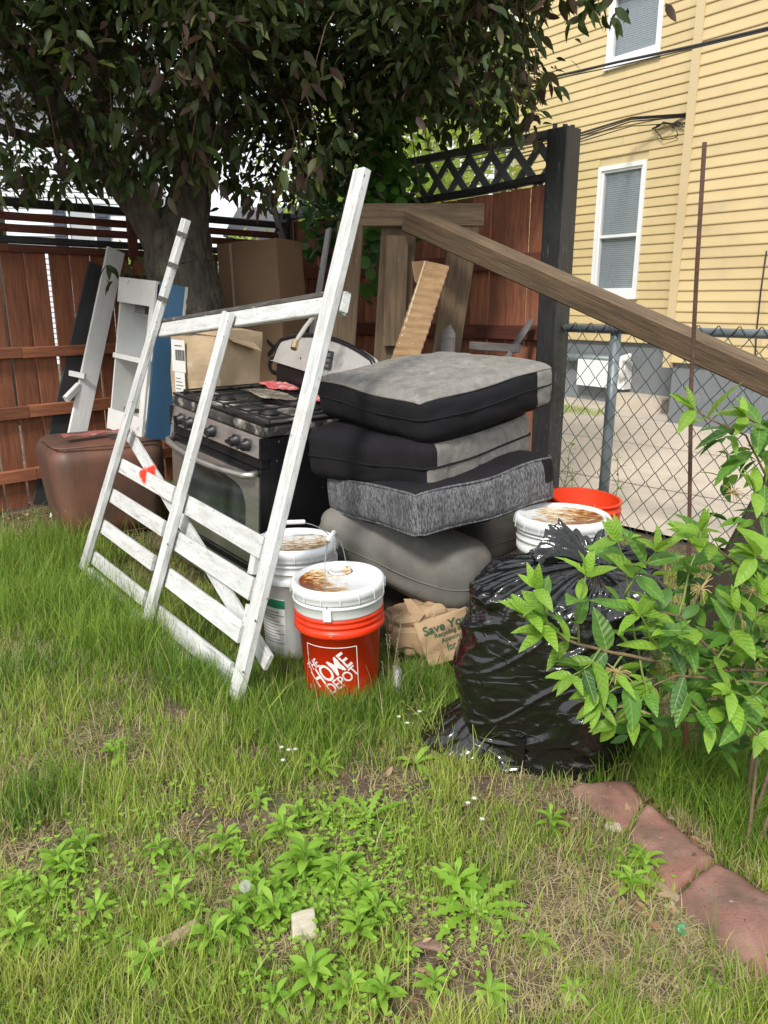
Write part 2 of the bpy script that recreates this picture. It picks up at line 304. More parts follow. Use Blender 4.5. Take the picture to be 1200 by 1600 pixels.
def rbox(hx, hy, hz, r, n=24, puff=0, amp=0, fr=3, seed=0, nz=None, crease=0):
    """soft-edged block: (verts, quads, (face id, u, v) per quad); ids 0 -x 1 +x 2 -y 3 +y 4 -z 5 +z"""
    vs = {}; V = []; F = []; I = []
    h = Vector((hx, hy, hz))
    def vid(c):
        k = (round(c[0], 5), round(c[1], 5), round(c[2], 5))
        if k in vs: return vs[k]
        p = Vector((c[0] * hx, c[1] * hy, c[2] * hz)); q = Vector([max(-(h[i] - r), min(h[i] - r, p[i])) for i in range(3)])
        d = p - q
        if d.length > 1e-9: p = q + d.normalized() * r
        p.z += (puff * (1 - c[0] ** 2) * (1 - c[1] ** 2)) * (1 if c[2] > 0 else -1) * abs(c[2])
        p.x += puff * .5 * (1 - c[1] ** 2) * (1 - c[2] ** 2) * c[0]; p.y += puff * .5 * (1 - c[0] ** 2) * (1 - c[2] ** 2) * c[1]
        if amp:
            q2 = p * fr + Vector((seed, seed * 2, 0)); nv = mn.noise_vector(q2) * amp
            if crease: nv += Vector(p).normalized() * -crease * max(0, .18 - abs(mn.noise(q2 * 1.7))) * 4
            p += nv
        vs[k] = len(V); V.append(tuple(p)); return vs[k]
    g = lambda i, m: -1 + 2 * i / m
    m3 = nz or max(6, n // 3)
    for fid in range(6):
        ax = fid // 2; sg = -1 if fid % 2 == 0 else 1
        a1, a2 = [(1, 2), (0, 2), (0, 1)][ax]; n1 = n; n2 = m3 if ax < 2 else n
        for i in range(n1):
            for j in range(n2):
                q = []
                for di, dj in ((0, 0), (1, 0), (1, 1), (0, 1)):
                    c = [0, 0, 0]; c[ax] = sg; c[a1] = g(i + di, n1); c[a2] = g(j + dj, n2); q.append(vid(c))
                flip = (sg > 0) != (ax == 1)
                F.append(tuple(q) if flip else tuple(reversed(q))); I.append((fid, g(i + .5, n1), g(j + .5, n2)))
    return V, F, I
def submesh(V, F, keep, name='cover'):
    used = sorted({i for f in keep for i in F[f]}); mp = {a: b for b, a in enumerate(used)}
    return mesh([V[i] for i in used], [tuple(mp[i] for i in F[f]) for f in keep], name)
def text_geo(s, size=1.0, ext=0, off=0, spacing=1.0, shear=0):
    cu = bpy.data.curves.new('lettering', 'FONT'); cu.body = s; cu.size = size; cu.extrude = ext; cu.offset = off; cu.space_character = spacing; cu.shear = shear; cu.align_x = 'CENTER'; cu.align_y = 'CENTER'
    o = bpy.data.objects.new('lettering', cu); col.objects.link(o); bpy.context.view_layer.update()
    me = o.to_mesh(); v = [Vector(x.co) for x in me.vertices]; f = [tuple(p.vertices) for p in me.polygons]; o.to_mesh_clear(); bpy.data.objects.remove(o); bpy.data.curves.remove(cu); return v, f
def scatter(name, tv, tf, pos, rot, scl, mat, par=None, rnd=None, smooth=False):
    """tv (n,3) template; pos (k,3), rot (k,3,3), scl (k,) or (k,3): one mesh of k copies"""
    tv = np.asarray(tv, float); k = len(pos); n = len(tv); scl = np.asarray(scl, float)
    if scl.ndim == 1: scl = scl[:, None].repeat(3, 1)
    V = np.einsum('kij,knj->kni', rot, tv[None] * scl[:, None, :]) + np.asarray(pos)[:, None, :]
    return bigmesh(name, V.reshape(-1, 3), tf, k, n, mat, par, rnd, smooth)
def bigmesh(name, V, tf, k, n, mat, par=None, rnd=None, smooth=False):
    ls = np.array([len(f) for f in tf]); flat = np.concatenate([np.array(f) for f in tf])
    loops = (flat[None] + (np.arange(k) * n)[:, None]).ravel().astype(np.int32)
    tot = np.tile(ls, k).astype(np.int32); start = np.concatenate([[0], np.cumsum(tot)[:-1]]).astype(np.int32)
    me = bpy.data.meshes.new(name); me.vertices.add(len(V)); me.vertices.foreach_set('co', V.astype(np.float32).ravel())
    me.loops.add(len(loops)); me.loops.foreach_set('vertex_index', loops)
    me.polygons.add(len(tot)); me.polygons.foreach_set('loop_start', start); me.polygons.foreach_set('loop_total', tot)
    if smooth: me.polygons.foreach_set('use_smooth', np.ones(len(tot), bool))
    if rnd is not None:
        a = me.attributes.new('rnd', 'FLOAT', 'POINT'); a.data.foreach_set('value', np.repeat(np.asarray(rnd, np.float32), n))
    me.update(calc_edges=True)
    return link(name, me, par, mat)
def rots(dirs, up=None, roll=None):
    """matrices whose X axis is dirs, Z as near up as it can be, turned by roll"""
    d = dirs / np.linalg.norm(dirs, axis=1, keepdims=True); k = len(d)
    upv = np.tile(np.array([[0, 0, 1.]]), (k, 1)) if up is None else up
    y = np.cross(upv, d); ny = np.linalg.norm(y, axis=1, keepdims=True); y = np.where(ny < 1e-3, np.array([[0, 1., 0]]), y / np.maximum(ny, 1e-3)); z = np.cross(d, y)
    if roll is not None:
        c, s = np.cos(roll)[:, None], np.sin(roll)[:, None]; y, z = y * c + z * s, z * c - y * s
    return np.stack([d, y, z], 2)
def leaf_geo(wd=.36, fold=.1, droop=.18, n=5, tip=1.0):
    """pointed leaf, X from stalk to tip, length 1, folded on its midrib"""
    v = []; f = []
    for i in range(n + 1):
        t = i / n; w_ = wd / 2 * (math.sin(math.pi * t ** (.8)) ** .85) * (1 - .15 * t); zc = -droop * t * t
        v += [(t, -w_, zc + fold * w_ * 2), (t, 0, zc), (t, w_, zc + fold * w_ * 2)]
    for i in range(n):
        a = i * 3; f += [(a, a + 3, a + 4, a + 1), (a + 1, a + 4, a + 5, a + 2)]
    return v, f
def gz(x, y):
    """height of the yard's soil"""
    return .012 * np.sin(x * 3.1 + y * 1.7) * np.cos(y * 2.3 - x) + .006 * np.sin(x * 9 + 1) * np.sin(y * 8)
# ================================================================ GROUND
def ground():
    xs = np.concatenate([[-60, -20, -9], np.arange(-6, 6.01, .06), [9, 20, 60]]); ys = np.concatenate([[-30, -8, -2], np.arange(0, 8.01, .06), [12, 25, 70]])
    X, Y = np.meshgrid(xs, ys); m = np.clip(1 - np.maximum(np.abs(X) - 4, 0), 0, 1) * np.clip(1 - np.maximum(np.abs(Y - 3.5) - 3, 0), 0, 1)
    Z = gz(X, Y) * m; V = np.stack([X, Y, Z], 2).reshape(-1, 3); nx = len(xs)
    F = [(j * nx + i, j * nx + i + 1, (j + 1) * nx + i + 1, (j + 1) * nx + i) for j in range(len(ys) - 1) for i in range(nx - 1)]
    mat = M('soil', (.150, .098, .062), (.085, .062, .042), 3.5, rough=.95, bump=1, bsc=55, bdist=.02,
            spots=[((.23, .18, .11), 2.2, .5, .7), ((.30, .12, .065), 11, .60, .70), ((.40, .34, .26), 75, .60, .66), ((.045, .034, .025), 26, .56, .66), ((.09, .12, .035), 5, .52, .66)])
    o = link('ground', mesh(V, F), None, mat, smooth=True); tag(o, kind='structure')
ground()
# boundary line of the yard: fence corner C, black corner post P, then the wire fence beyond
C0 = Vector((-.81, 6.91, 0)); P0 = Vector((1.06, 4.95, 0)); DB = (P0 - C0).normalized(); NB = Vector((DB.y, -DB.x, 0))   # NB faces the yard
if NB.y > 0: NB = -NB
A0 = Vector((-2.43, 5.21, 0)); DL = (C0 - A0).normalized(); NL = Vector((DL.y, -DL.x, 0)); NL = NL if NL.y < 0 else -NL
# neighbour's concrete yard: sheet just above the soil behind the boundary line
def apron():
    a = P0 - NB * .12 - DB * 5; b = P0 - NB * .12 + DB * 7
    v = [a, b, b - NB * 14, a - NB * 14]; v = [Vector((p.x, p.y, .03)) for p in v]
    o = link('concrete_yard', mesh(v, [(0, 1, 2, 3)]), None, m_conc); tag(o, kind='structure')
    g = MB()
    for k in range(6):                                   # saw-cut joints as recessed-looking dark strips, 4 mm proud of the sheet
        p = P0 - NB * (1.2 + k * 1.6) - DB * 5; q = p + DB * 12; n = NB * .006
        g.add([(p - n) + Vector((0, 0, .034)), (q - n) + Vector((0, 0, .034)), (q + n) + Vector((0, 0, .034)), (p + n) + Vector((0, 0, .034))], [(0, 1, 2, 3)])
    g.build('joint_line', M('joint_dirt', (.16, .14, .12), bump=0), o)
apron()
# ================================================================ YELLOW HOUSE
WD = Vector((.582, -.813, 0)); WN = Vector((-.813, -.582, 0))     # along the wall (towards the street side), facing the yard
W0 = Vector((3.25, 8.94, 0)); W1 = Vector((3.64, 10.0, 0))
house = thing('yellow_house', 'tall yellow clapboard house with white framed windows above a gray foundation', 'house', tuple(W0))
def clap(Lw):                                             # one clapboard, X along wall, Y up, Z out
    e = .112; key = ('clap', round(Lw, 3))
    if key in _cache: return _cache[key]
    v = []
    for x in (-Lw / 2, Lw / 2): v += [(x, 0, 0), (x, 0, .019), (x, .010, .021), (x, e + .006, .004), (x, e + .006, 0)]
    f = [(0, 5, 6, 1), (1, 6, 7, 2), (2, 7, 8, 3), (3, 8, 9, 4), (4, 3, 2, 1, 0), (5, 6, 7, 8, 9)]
    f = [tuple(reversed(q)) for q in f]; me = mesh(v, f, 'clapboard'); me.materials.append(m_yellow); _cache[key] = me; return me
def wall_frame(o, t, z, off=0): return o + WD * t + Vector((0, 0, z)) + WN * off
mwall = Matrix((WD, Vector((0, 0, 1)), WD.cross(Vector((0, 0, 1))))).transposed().to_4x4()
if (mwall.to_3x3() @ Vector((0, 0, 1))).dot(WN) < 0: mwall = Matrix((-WD, Vector((0, 0, 1)), WN)).transposed().to_4x4()
def on_wall(u, v, o):
    p = PL(u, v, o, WN); return ((p - o).dot(WD), p.z)
def courses(o, t0, t1, z0, z1, holes):
    z = z0
    while z < z1:
        cuts = [(t0, t1)]
        for (a, b, c, d) in holes:
            if z + .112 > c and z < d:
                new = []
                for (p, q) in cuts:
                    if b <= p or a >= q: new.append((p, q)); continue
                    if a - p > .02: new.append((p, a))
                    if q - b > .02: new.append((b, q))
                cuts = new
        jr = random.Random(int(z * 1000)); cuts2 = []
        for p, q in cuts:
            if q - p > 2.2: m_ = p + (q - p) * jr.uniform(.2, .8); cuts2 += [(p, m_ - .0015), (m_ + .0015, q)]
            else: cuts2.append((p, q))
        for p, q in cuts2:
            m = mwall.copy(); m.translation = wall_frame(o, (p + q) / 2, z, 0)
            link('siding_board', clap(q - p), house, None, m)
        z += .112
WTOP = 6.6
ta, za = on_wall(925, 458, W1); tb, zb = on_wall(1013, 250, W1); tc_, zc_ = on_wall(996, 464, W1); td, zd = on_wall(937, 262, W1)
win1 = ((ta + td) / 2, (tb + tc_) / 2, min(za, zc_) , max(zb, zd))
ua, uz = on_wall(948, 108, W1); ub, uz2 = on_wall(1033, 84, W1)
win2 = (ua, ub, (uz + uz2) / 2, (uz + uz2) / 2 + (win1[3] - win1[2]) * 1.0)
print('windows', win1, win2)
holes = [win1, win2]
LW = -2.95
courses(W1, LW, 0.25, .86, WTOP, holes)
courses(W0, 0.0, 5.2, .72, WTOP, [])
def wbox(o, a, b, c, d, e, f):     # along t a..b, z c..d, out e..f
    mb = MB(); vs = [wall_frame(o, t, z, q) for t, z, q in ((a, c, e), (b, c, e), (b, c, f), (a, c, f), (a, d, e), (b, d, e), (b, d, f), (a, d, f))]
    mb.add(vs, [(3, 2, 1, 0), (4, 5, 6, 7), (0, 1, 5, 4), (1, 2, 6, 5), (2, 3, 7, 6), (3, 0, 4, 7)]); return mb
def hb(name, mat, o, *a):
    mb = wbox(o, *a); inv = toworld(house).inverted(); mb.v = [tuple(inv @ Vector(v)) for v in mb.v]; return mb.build(name, mat, house)
w_a = hb('wall', m_ytrim, W1, LW, .3, .03, WTOP, -.30, -.002)
# cut the window openings by building the backing in strips instead of one slab
bpy.data.objects.remove(w_a)
tt = sorted([win1[0], win1[1]])
def backing(o, a, b, z0, z1, hs, mat):
    mb = MB()
    es = sorted({a, b} | {min(max(h[0], a), b) for h in hs} | {min(max(h[1], a), b) for h in hs}); zs = sorted({z0, z1} | {h[2] for h in hs if h[2] < z1} | {min(h[3], z1) for h in hs})
    for i in range(len(es) - 1):
        for j in range(len(zs) - 1):
            cx, cz = (es[i] + es[i + 1]) / 2, (zs[j] + zs[j + 1]) / 2
            if any(h[0] < cx < h[1] and h[2] < cz < h[3] for h in hs): continue
            k = wbox(o, es[i], es[i + 1], zs[j], zs[j + 1], -.12, -.002); mb.add(k.v, k.f)
    inv = toworld(house).inverted(); mb.v = [tuple(inv @ Vector(v)) for v in mb.v]; return mb.build('wall', mat, house)
backing(W1, LW, .3, .86, WTOP, holes, m_ytrim)
hb('wall', m_ytrim, W0, .06, 5.2, .72, WTOP, -1.2, -.002)
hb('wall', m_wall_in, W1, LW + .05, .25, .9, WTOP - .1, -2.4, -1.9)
hb('wall', m_ytrim, W1, LW, LW + .05, .03, WTOP, -3.2, -.13)
hb('foundation', m_found, W1, LW + .02, .3, .0, .855, -.20, -.035)
hb('foundation', m_found, W0, .05, 5.2, .0, .715, -1.1, -.035)
hb('corner_board', m_ytrim, W0, -.045, .055, .66, WTOP, -.03, .030)
hb('corner_board', m_vframe, W1, LW - .09, LW + .04, .5, WTOP, -.06, .030)
hb('roof', m_roof, W1, LW - .5, 6.3, WTOP, WTOP + .12, -5.5, .45)
hb('step', m_conc, W1, -.62, .2, .03, .20, -.03, .35)
def window(o, wdw):
    a, b, c, d = wdw; mid = c + (d - c) * .47
    mb = MB()
    def add(*q):
        k = wbox(o, *q); inv = toworld(house).inverted(); mb.add([tuple(inv @ Vector(v)) for v in k.v], k.f)
    fw = .055
    add(a, a + fw, c, d, -.05, .035); add(b - fw, b, c, d, -.05, .035); add(a + fw, b - fw, d - fw, d, -.05, .035); add(a + fw, b - fw, c, c + .085, -.05, .035)
    w_ = mb.build('window', m_vframe, house)
    def sub(name, mat, lst):
        m2 = MB()
        for q in lst:
            k = wbox(o, *q); inv = toworld(house).inverted(); m2.add([tuple(inv @ Vector(v)) for v in k.v], k.f)
        return m2.build(name, mat, w_)
    sub('sash', m_vframe, [(a + fw, a + fw + .03, c + .085, d - fw, -.045, .012), (b - fw - .03, b - fw, c + .085, d - fw, -.045, .012), (a + fw + .03, b - fw - .03, mid - .018, mid + .018, -.04, .018), (a + fw + .03, b - fw - .03, c + .085, c + .115, -.045, .012), (a + fw + .03, b - fw - .03, d - fw - .03, d - fw, -.045, .012)])
    sub('pane', m_pane, [(a + fw + .03, b - fw - .03, c + .115, mid - .018, -.035, -.029)])
    sub('pane', m_pane, [(a + fw + .03, b - fw - .03, mid + .018, d - fw - .03, -.02, -.014)])
    sub('sill', m_vframe, [(a - .02, b + .02, c - .028, c - .001, -.02, .06)])
    z = c + .10; l = []
    while z < d - .06: l.append((a + fw + .01, b - fw - .01, z, z + .017, -.085, -.078)); z += .026
    sub('blind', m_blind, l)
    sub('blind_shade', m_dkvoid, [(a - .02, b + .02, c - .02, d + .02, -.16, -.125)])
window(W1, win1); window(W1, win2)
# gas meter box and bent pipe on the foundation
mt = thing('utility_box', 'white utility box with a bent white pipe on the gray foundation', 'utility box')
a_, z_ = on_wall(912, 560, W1); b_, z2 = on_wall(983, 608, W1)
k = wbox(W1, a_, b_, z2, z_, -.03, .12); mt.location = wall_frame(W1, (a_ + b_) / 2, z2, .05); inv = toworld(mt).inverted()
k.v = [tuple(inv @ Vector(v)) for v in k.v]; k.build('box', m_vframe, mt)
pipe = MB(); pts = [on_wall(u, v, W1) for u, v in ((830, 557), (900, 558), (972, 562))]
pipe.tube([inv @ wall_frame(W1, t, z, .06) for t, z in pts], .055, 12); pipe.build('pipe', m_galv, mt, True)
elb = MB(); pts = [(983, 590), (979, 572), (984, 560), (996, 557)]; elb.tube([inv @ wall_frame(W1, *on_wall(u, v, W1), .14) for u, v in pts], .05, 12); elb.build('elbow', m_vframe, mt, True)
# cables
def cable(label, pts, r=.008, sag=0, name='cable', cat='cable', grp=None):
    pts = [Vector(p) for p in pts]
    if len(pts) == 2 and sag: pts = [pts[0].lerp(pts[1], t / 16) - Vector((0, 0, sag * 4 * (t / 16) * (1 - t / 16))) for t in range(17)]
    o0 = pts[0].copy(); mb = MB().tube([p - o0 for p in pts], r, 6); o = mb.build(name, m_cable, None, True); o.location = o0; tag(o, label, cat, grp); return o
def WP(u, v, o, off=.2): t, z = on_wall(u, v, o); return wall_frame(o, t, z, off)
cable('black service cable sweeping down across the yellow siding under the upper window', [D(1290, 22, 6.2), D(1093, 70, 7.6), D(965, 97, 8.8), D(830, 128, 10.2), D(700, 150, 12.5)], .013)
cable('thin second cable running close beneath the service cable on the yellow siding', [D(1290, 26, 6.1), D(1093, 73, 7.5), D(965, 103, 8.7), D(830, 131, 10.1), D(700, 154, 12.4)], .006)
for i, (v0, v1, rr) in enumerate(((179, 209, .012), (181, 213, .008), (183, 218, .008), (192, 222, .006))):
    cable(['uppermost thick cable of the bundle ending at the yellow trim board', 'second cable of the bundle ending at the yellow trim board', 'third cable of the bundle, sagging toward the black post', 'lowest thin cable of the bundle near the coiled loop'][i], [WP(1074, v0, W1, .03), WP(1010, v0 + (v1 - v0) * .33, W1, .3), D(905, v1, 8.8), D(560, v1 + 70 + i * 6, 12.5)], rr, grp='cable bundle at the trim board')
cl = [WP(1045 + 16 * math.cos(a) + (4 * math.sin(3 * a)), 206 + 13 * math.sin(a), W1, .05 + .01 * math.sin(5 * a)) for a in np.linspace(0, 5.9, 22)]
cable('small coiled loop of dark cable hanging on the yellow siding', cl, .006)
cable('tangle of dark cable clipped at the yellow trim board above the loop', [WP(u, v, W1, .05) for u, v in ((1023, 202), (1035, 197), (1040, 192), (1055, 195), (1062, 190), (1073, 200), (1060, 196), (1040, 193))], .011)
cable('thin black wire hanging straight down the yellow siding to the wire fence', [WP(1202, 392, W0, .05), WP(1193, 455, W0, .05), WP(1186, 520, W0, .05), WP(1182, 600, W0, .05)], .008)
# ================================================================ WHITE HOUSE beyond the plank fence
wh = thing('white_house', 'pale house with fine horizontal siding and slate shutters beyond the plank fence', 'house', (-6.65, 18, 0), (0, 0, R_(9)))
mb = MB(); x0, x1 = -8.5, 1.25
z = 0; v = []; f = []
for i in range(46):
    k = len(v); v += [(x0, 0, z), (x1, 0, z), (x1, -.03, z), (x0, -.03, z), (x0, 0, z + .115), (x1, 0, z + .115)]; f += [(k, k + 1, k + 2, k + 3), (k + 3, k + 2, k + 5, k + 4)]; z += .115
link('siding', mesh(v, f), wh, m_wsiding)
MB().box((x0, .01, 0), (x1 - .01, 6, 5.3)).build('wall', m_wsiding, wh); MB().add([(x0 - .3, -.4, 5.3), (x1 + .3, -.4, 5.3), (x1 + .3, 6.4, 5.3), (x0 - .3, 6.4, 5.3), (x0 - .3, 3, 7.4), (x1 + .3, 3, 7.4)], [(0, 1, 5, 4), (1, 2, 5), (2, 3, 4, 5), (3, 0, 4)]).build('roof', m_roof, wh)
for cx in (0, -3.2):
    wz = 1.9
    f_ = MB(); [f_.box(*q) for q in (((cx - .30, -.09, wz), (cx - .25, -.005, wz + 1.5)), ((cx + .25, -.09, wz), (cx + .30, -.005, wz + 1.5)), ((cx - .25, -.09, wz + 1.42), (cx + .25, -.005, wz + 1.5)), ((cx - .25, -.09, wz), (cx + .25, -.005, wz + .08)), ((cx - .25, -.08, wz + .72), (cx + .25, -.01, wz + .77)))]
    wi = f_.build('window', m_vframe, wh); MB().box((cx - .25, -.05, wz + .08), (cx + .25, -.04, wz + 1.42)).build('pane', M('curtained_glass', (.42, .46, .48), rough=.15, bump=0), wi)
    for sx in (-1, 1):
        s_ = MB(); xx = cx + sx * .45; s_.box((xx - .13, -.08, wz), (xx + .13, -.035, wz + 1.5))
        for q in range(14): s_.box((xx - .10, -.095, wz + .06 + q * .1), (xx + .10, -.08, wz + .12 + q * .1))
        s_.build('shutter', m_shutter, wh)
gh = thing('gray_house', 'distant pale gabled house showing between the rails beyond the corner post', 'house', (-1.2, 24, 0))
MB().add([(-3.2, 0, 0), (2.1, 0, 0), (2.1, 0, 3.2), (-3.2, 0, 3.2), (-3.2, 5, 0), (2.1, 5, 0), (2.1, 5, 3.2), (-3.2, 5, 3.2)], [(0, 1, 2, 3), (5, 4, 7, 6), (1, 5, 6, 2), (4, 0, 3, 7)]).build('wall', m_wsiding, gh)
MB().add([(-3.5, -.3, 3.2), (2.4, -.3, 3.2), (2.4, 2.5, 4.3), (-3.5, 2.5, 4.3), (-3.5, 5.3, 3.2), (2.4, 5.3, 3.2)], [(0, 1, 2, 3), (3, 2, 5, 4), (0, 3, 4), (1, 5, 2)]).build('roof', m_roof, gh)
bh = thing('blue_house', 'pale blue sided house glimpsed through the lattice', 'house', (4.6, 24, 0))
z = 0; v = []; f = []
for i in range(44):
    k = len(v); v += [(-3, 0, z), (2.2, 0, z), (2.2, -.03, z), (-3, -.03, z), (-3, 0, z + .15), (2.2, 0, z + .15)]; f += [(k, k + 1, k + 2, k + 3), (k + 3, k + 2, k + 5, k + 4)]; z += .15
link('siding', mesh(v, f), bh, m_wsiding); MB().box((-3, .01, 0), (2.19, 5, 6.6)).build('wall', m_wsiding, bh)
MB().add([(-3.3, -.3, 6.6), (2.5, -.3, 6.6), (2.5, 2.5, 8.2), (-3.3, 2.5, 8.2), (-3.3, 5.3, 6.6), (2.5, 5.3, 6.6)], [(0, 1, 2, 3), (3, 2, 5, 4), (0, 3, 4), (1, 5, 2)]).build('roof', m_roof, bh)
wq = MB().box((-1.2, -.1, 3.6), (-.3, -.03, 5.1)).build('window', m_vframe, bh); MB().box((-1.1, -.115, 3.7), (-.4, -.102, 5.0)).build('pane', m_shutter, wq)
pole = thing('utility_pole', 'weathered gray utility pole standing in front of the pale sided house', 'pole', tuple(D(22, 600, 9.0).xy) + (0,))
MB().tube([(0, 0, 0), (0, 0, 6.5)], [.125, .10], 14).build('shaft', m_grwood, pole, True)
MB().box((-.7, -.05, 6.0), (.7, .05, 6.12)).build('crossarm', m_grwood, pole)
cable('overhead wire strung past the far house', [D(1, 210, 9.05), D(-300, 150, 8)], .012)
cable('overhead wire strung high behind the tree', [D(300, 285, 16), D(620, 330, 18)], .012)
# ================================================================ PLANK FENCE (behind the junk), rails on our side
lf = thing('plank_fence', 'red-brown plank fence with open rails on top and bright gaps between planks', 'fence', tuple(A0))
def LF(s, z, off=0): return A0 + DL * s + Vector((0, 0, z)) + NL * off
S0, S1 = -2.2, (C0 - A0).length
s = S0; i = 0; rr = random.Random(3)
while s < S1 - .08:
    gap = rr.choice([.006, .018, .015, .020, .014]); top = 1.715 + rr.uniform(-.006, .006)
    tl = rr.uniform(-.004, .004)
    beam('plank', m_stain, LF(s + .070, .02, rr.uniform(-.003, .003)), LF(s + .070 + tl, top, rr.uniform(-.003, .003)), .138, .018, DL, lf); s += .138 + gap
for z, hh, mat in ((1.065, .072, m_stain), (.676, .085, m_stain), (.25, .085, m_stain), (1.725, .05, m_stain_dk), (1.92, .048, m_stain_dk), (1.848, .048, m_stain_dk)):
    s = S0
    while s < S1:
        e = min(s + 2.2 + S1 * 0, S1); off = .032 if z < 1.8 else .02
        beam('rail', mat, LF(s + .002, z, off), LF(e - .002, z + rr.uniform(-.004, .004), off), hh, .04, Vector((0, 0, 1)), lf); s += 2.2
beam('top_rail', m_black, LF(S0, 2.005, .02), LF(S1, 2.005, .02), .052, .06, Vector((0, 0, 1)), lf)
beam('top_rail', m_black, LF(S0, 1.777, .022), LF(S1, 1.777, .022), .046, .062, Vector((0, 0, 1)), lf)
for s in (-2.1, -.9, .86): beam('upright', m_stain_dk, LF(s, 1.68, .062), LF(s, 2.0, .062), .07, .025, DL, lf)
for s in (-1.9, .15, 2.0): beam('post', m_stain, LF(s, -.05, -.055), LF(s, 1.75, -.055), .09, .09, DL, lf)
# ================================================================ LATTICE FENCE
rf = thing('lattice_fence', 'reddish plank fence topped with dark diagonal lattice beside the black post', 'fence', tuple(C0))
SL = (P0 - C0).length
def RF(s, z, off=0): return C0 + DB * s + Vector((0, 0, z)) + NB * off
s = .08
while s < SL - .14:
    tp = 2.035 + .055 * (s / SL) ** 3
    beam('plank', m_stain_r, RF(s + .072, .02, rr.uniform(-.003, .003)), RF(s + .072, tp, rr.uniform(-.003, .003)), .142, .018, DB, rf); s += .151
for z, hh in ((1.62, .10), (1.18, .095), (.3, .09)): beam('rail', m_stain_dk, RF(.08, z, .034), RF(SL - .08, z + .02, .034), hh, .04, Vector((0, 0, 1)), rf)
for s0, s1, z0, z1 in ((.06, 1.6, 2.075, 2.075), (1.6, 2.1, 2.075, 2.088), (2.1, SL - .08, 2.088, 2.118)): beam('board_cap', m_black, RF(s0, z0, .012), RF(s1 + .004, z1, .012), .045, .06, Vector((0, 0, 1)), rf)
beam('top_rail', m_grayp, RF(.05, 2.315, 0), RF(SL - .07, 2.355, 0), .052, .055, Vector((0, 0, 1)), rf)
zl, zh = 2.085, 2.31
for k in range(-1, 15):
    for dr, off in ((1, -.007), (-1, .007)):
        a = .12 + k * .186; b = a + .19; lo, hi = (zl, zh) if dr > 0 else (zh, zl)
        a2, b2 = max(a, .06), min(b, SL - .075)
        if b2 - a2 < .05: continue
        f0, f1 = (a2 - a) / .19, (b2 - a) / .19
        beam('lattice_slat', m_grayp, RF(a2, lo + (hi - lo) * f0, off), RF(b2, lo + (hi - lo) * f1, off), .050, .011, Vector((0, 0, 1)), rf)
bp = thing('black_post', 'thick black painted corner post with peeling streaks, taller than the lattice', 'post', tuple(P0))
mb = MB(); n = 14; rr2 = random.Random(5)
beam('shaft', m_black, P0 + Vector((0, 0, -.05)), P0 + Vector((0, 0, 2.37)), .145, .145, DB, bp, ch=.008)
for q in range(5):
    a = rr2.uniform(-.06, .06); b = rr2.uniform(-.06, .06); MB().box((a - .012, b - .012, 0), (a + .012, b + .01, rr2.uniform(.012, .03))).build('splinter', m_raw, bp).location = (0, 0, 2.37)
cp = thing('dark_corner_post', 'dark capped post with a zigzag trim where the two plank fences meet', 'post', tuple(C0))
cpp = C0 + NB * .0 + NL * .0
beam('shaft', m_black, cpp + Vector((0, 0, 0)), cpp + Vector((0, 0, 2.06)), .13, .13, DL, cp, ch=.008)
MB().box((-.09, -.09, 2.062), (.09, .09, 2.10)).build('cap', m_black, cp)
for q in range(4):
    z = 1.62 + q * .11; a = -.03 if q % 2 else .03
    beam('trim', m_dkwood, cpp + Vector((a, -.10, z)), cpp + Vector((-a, -.10, z + .11)), .035, .02, Vector((0, 0, 1)), cp)
# ================================================================ CHAIN LINK FENCE
cf = thing('chain_link_fence', 'green coated wire mesh fence on gray pipe rails in front of the concrete yard', 'fence', tuple(P0))
P1 = P0 + DB * .06 - NB * .02; CD = Vector((.87, -1.0, 0)).normalized(); CN = Vector((CD.y, -CD.x, 0)); CN = CN if CN.y < 0 else -CN
def CFp(s, z, off=0): return P1 + CD * s + Vector((0, 0, z)) + CN * off
CL = 3.1; ZT = 1.235
inv = toworld(cf).inverted()
MB().tube([inv @ CFp(.02, ZT), inv @ CFp(CL, ZT)], .024, 12).build('top_rail', m_galv, cf, True)
for s in (.36, 2.9): MB().tube([inv @ CFp(s, -.1, -.03), inv @ CFp(s, ZT + .01, -.03)], .032, 14).build('pipe_post', m_galv, cf, True)
mb = MB(); wd_, hh = .112, .128; nrow = int(1.24 / (hh / 2))
nc = int(CL / (wd_ / 2))
for i in range(nc):
    a = i * wd_ / 2; pts = []
    for j in range(nrow + 1):
        z = ZT + .035 - j * hh / 2
        x = a + (wd_ / 2 if (j + i) % 2 else 0); o_ = .030 + (.004 if (j + i) % 2 else -.004)
        pts.append(inv @ CFp(x + .004 * mn.noise(Vector((i * .7, j * .7, 1))), z + .006 * mn.noise(Vector((x * 2, z * 2, 0))), o_))
    mb.tube(pts, .0031, 4, cap=False)
mb.build('wire_mesh', m_vinyl, cf, True)
# ================================================================ THE WHITE SLATTED FRAME leaning on the stove
FR, FL = Vector((-.54, 2.50, 0)), Vector((-1.63, 3.91, 0)); TL_ = Vector((.468, .361, 1.834)).normalized(); E1 = (FL - FR).normalized()
FN = E1.cross(TL_).normalized(); FN = FN if FN.y < 0 else -FN
fr = thing('white_slatted_frame', 'large chipped white wooden frame with slats, leaning back against the stove', 'wooden frame', tuple((FR + FL) / 2))
def FP(u, v, off=0): return PL(u, v, FR + FN * off, FN) 
def fb(name, uv0, uv1, w_, t_, off, mat=m_white, side=None, **k):
    return beam(name, mat, FP(*uv0, off), FP(*uv1, off), w_, t_, side if side is not None else (FP(uv1[0], uv1[1], off) - FP(uv0[0], uv0[1], off)).cross(FN), fr, **k)
fb('rail', (566, 266), (368, 1093), .066, .034, .026)
fb('rail', (291, 343), (130, 888), .056, .032, .026)
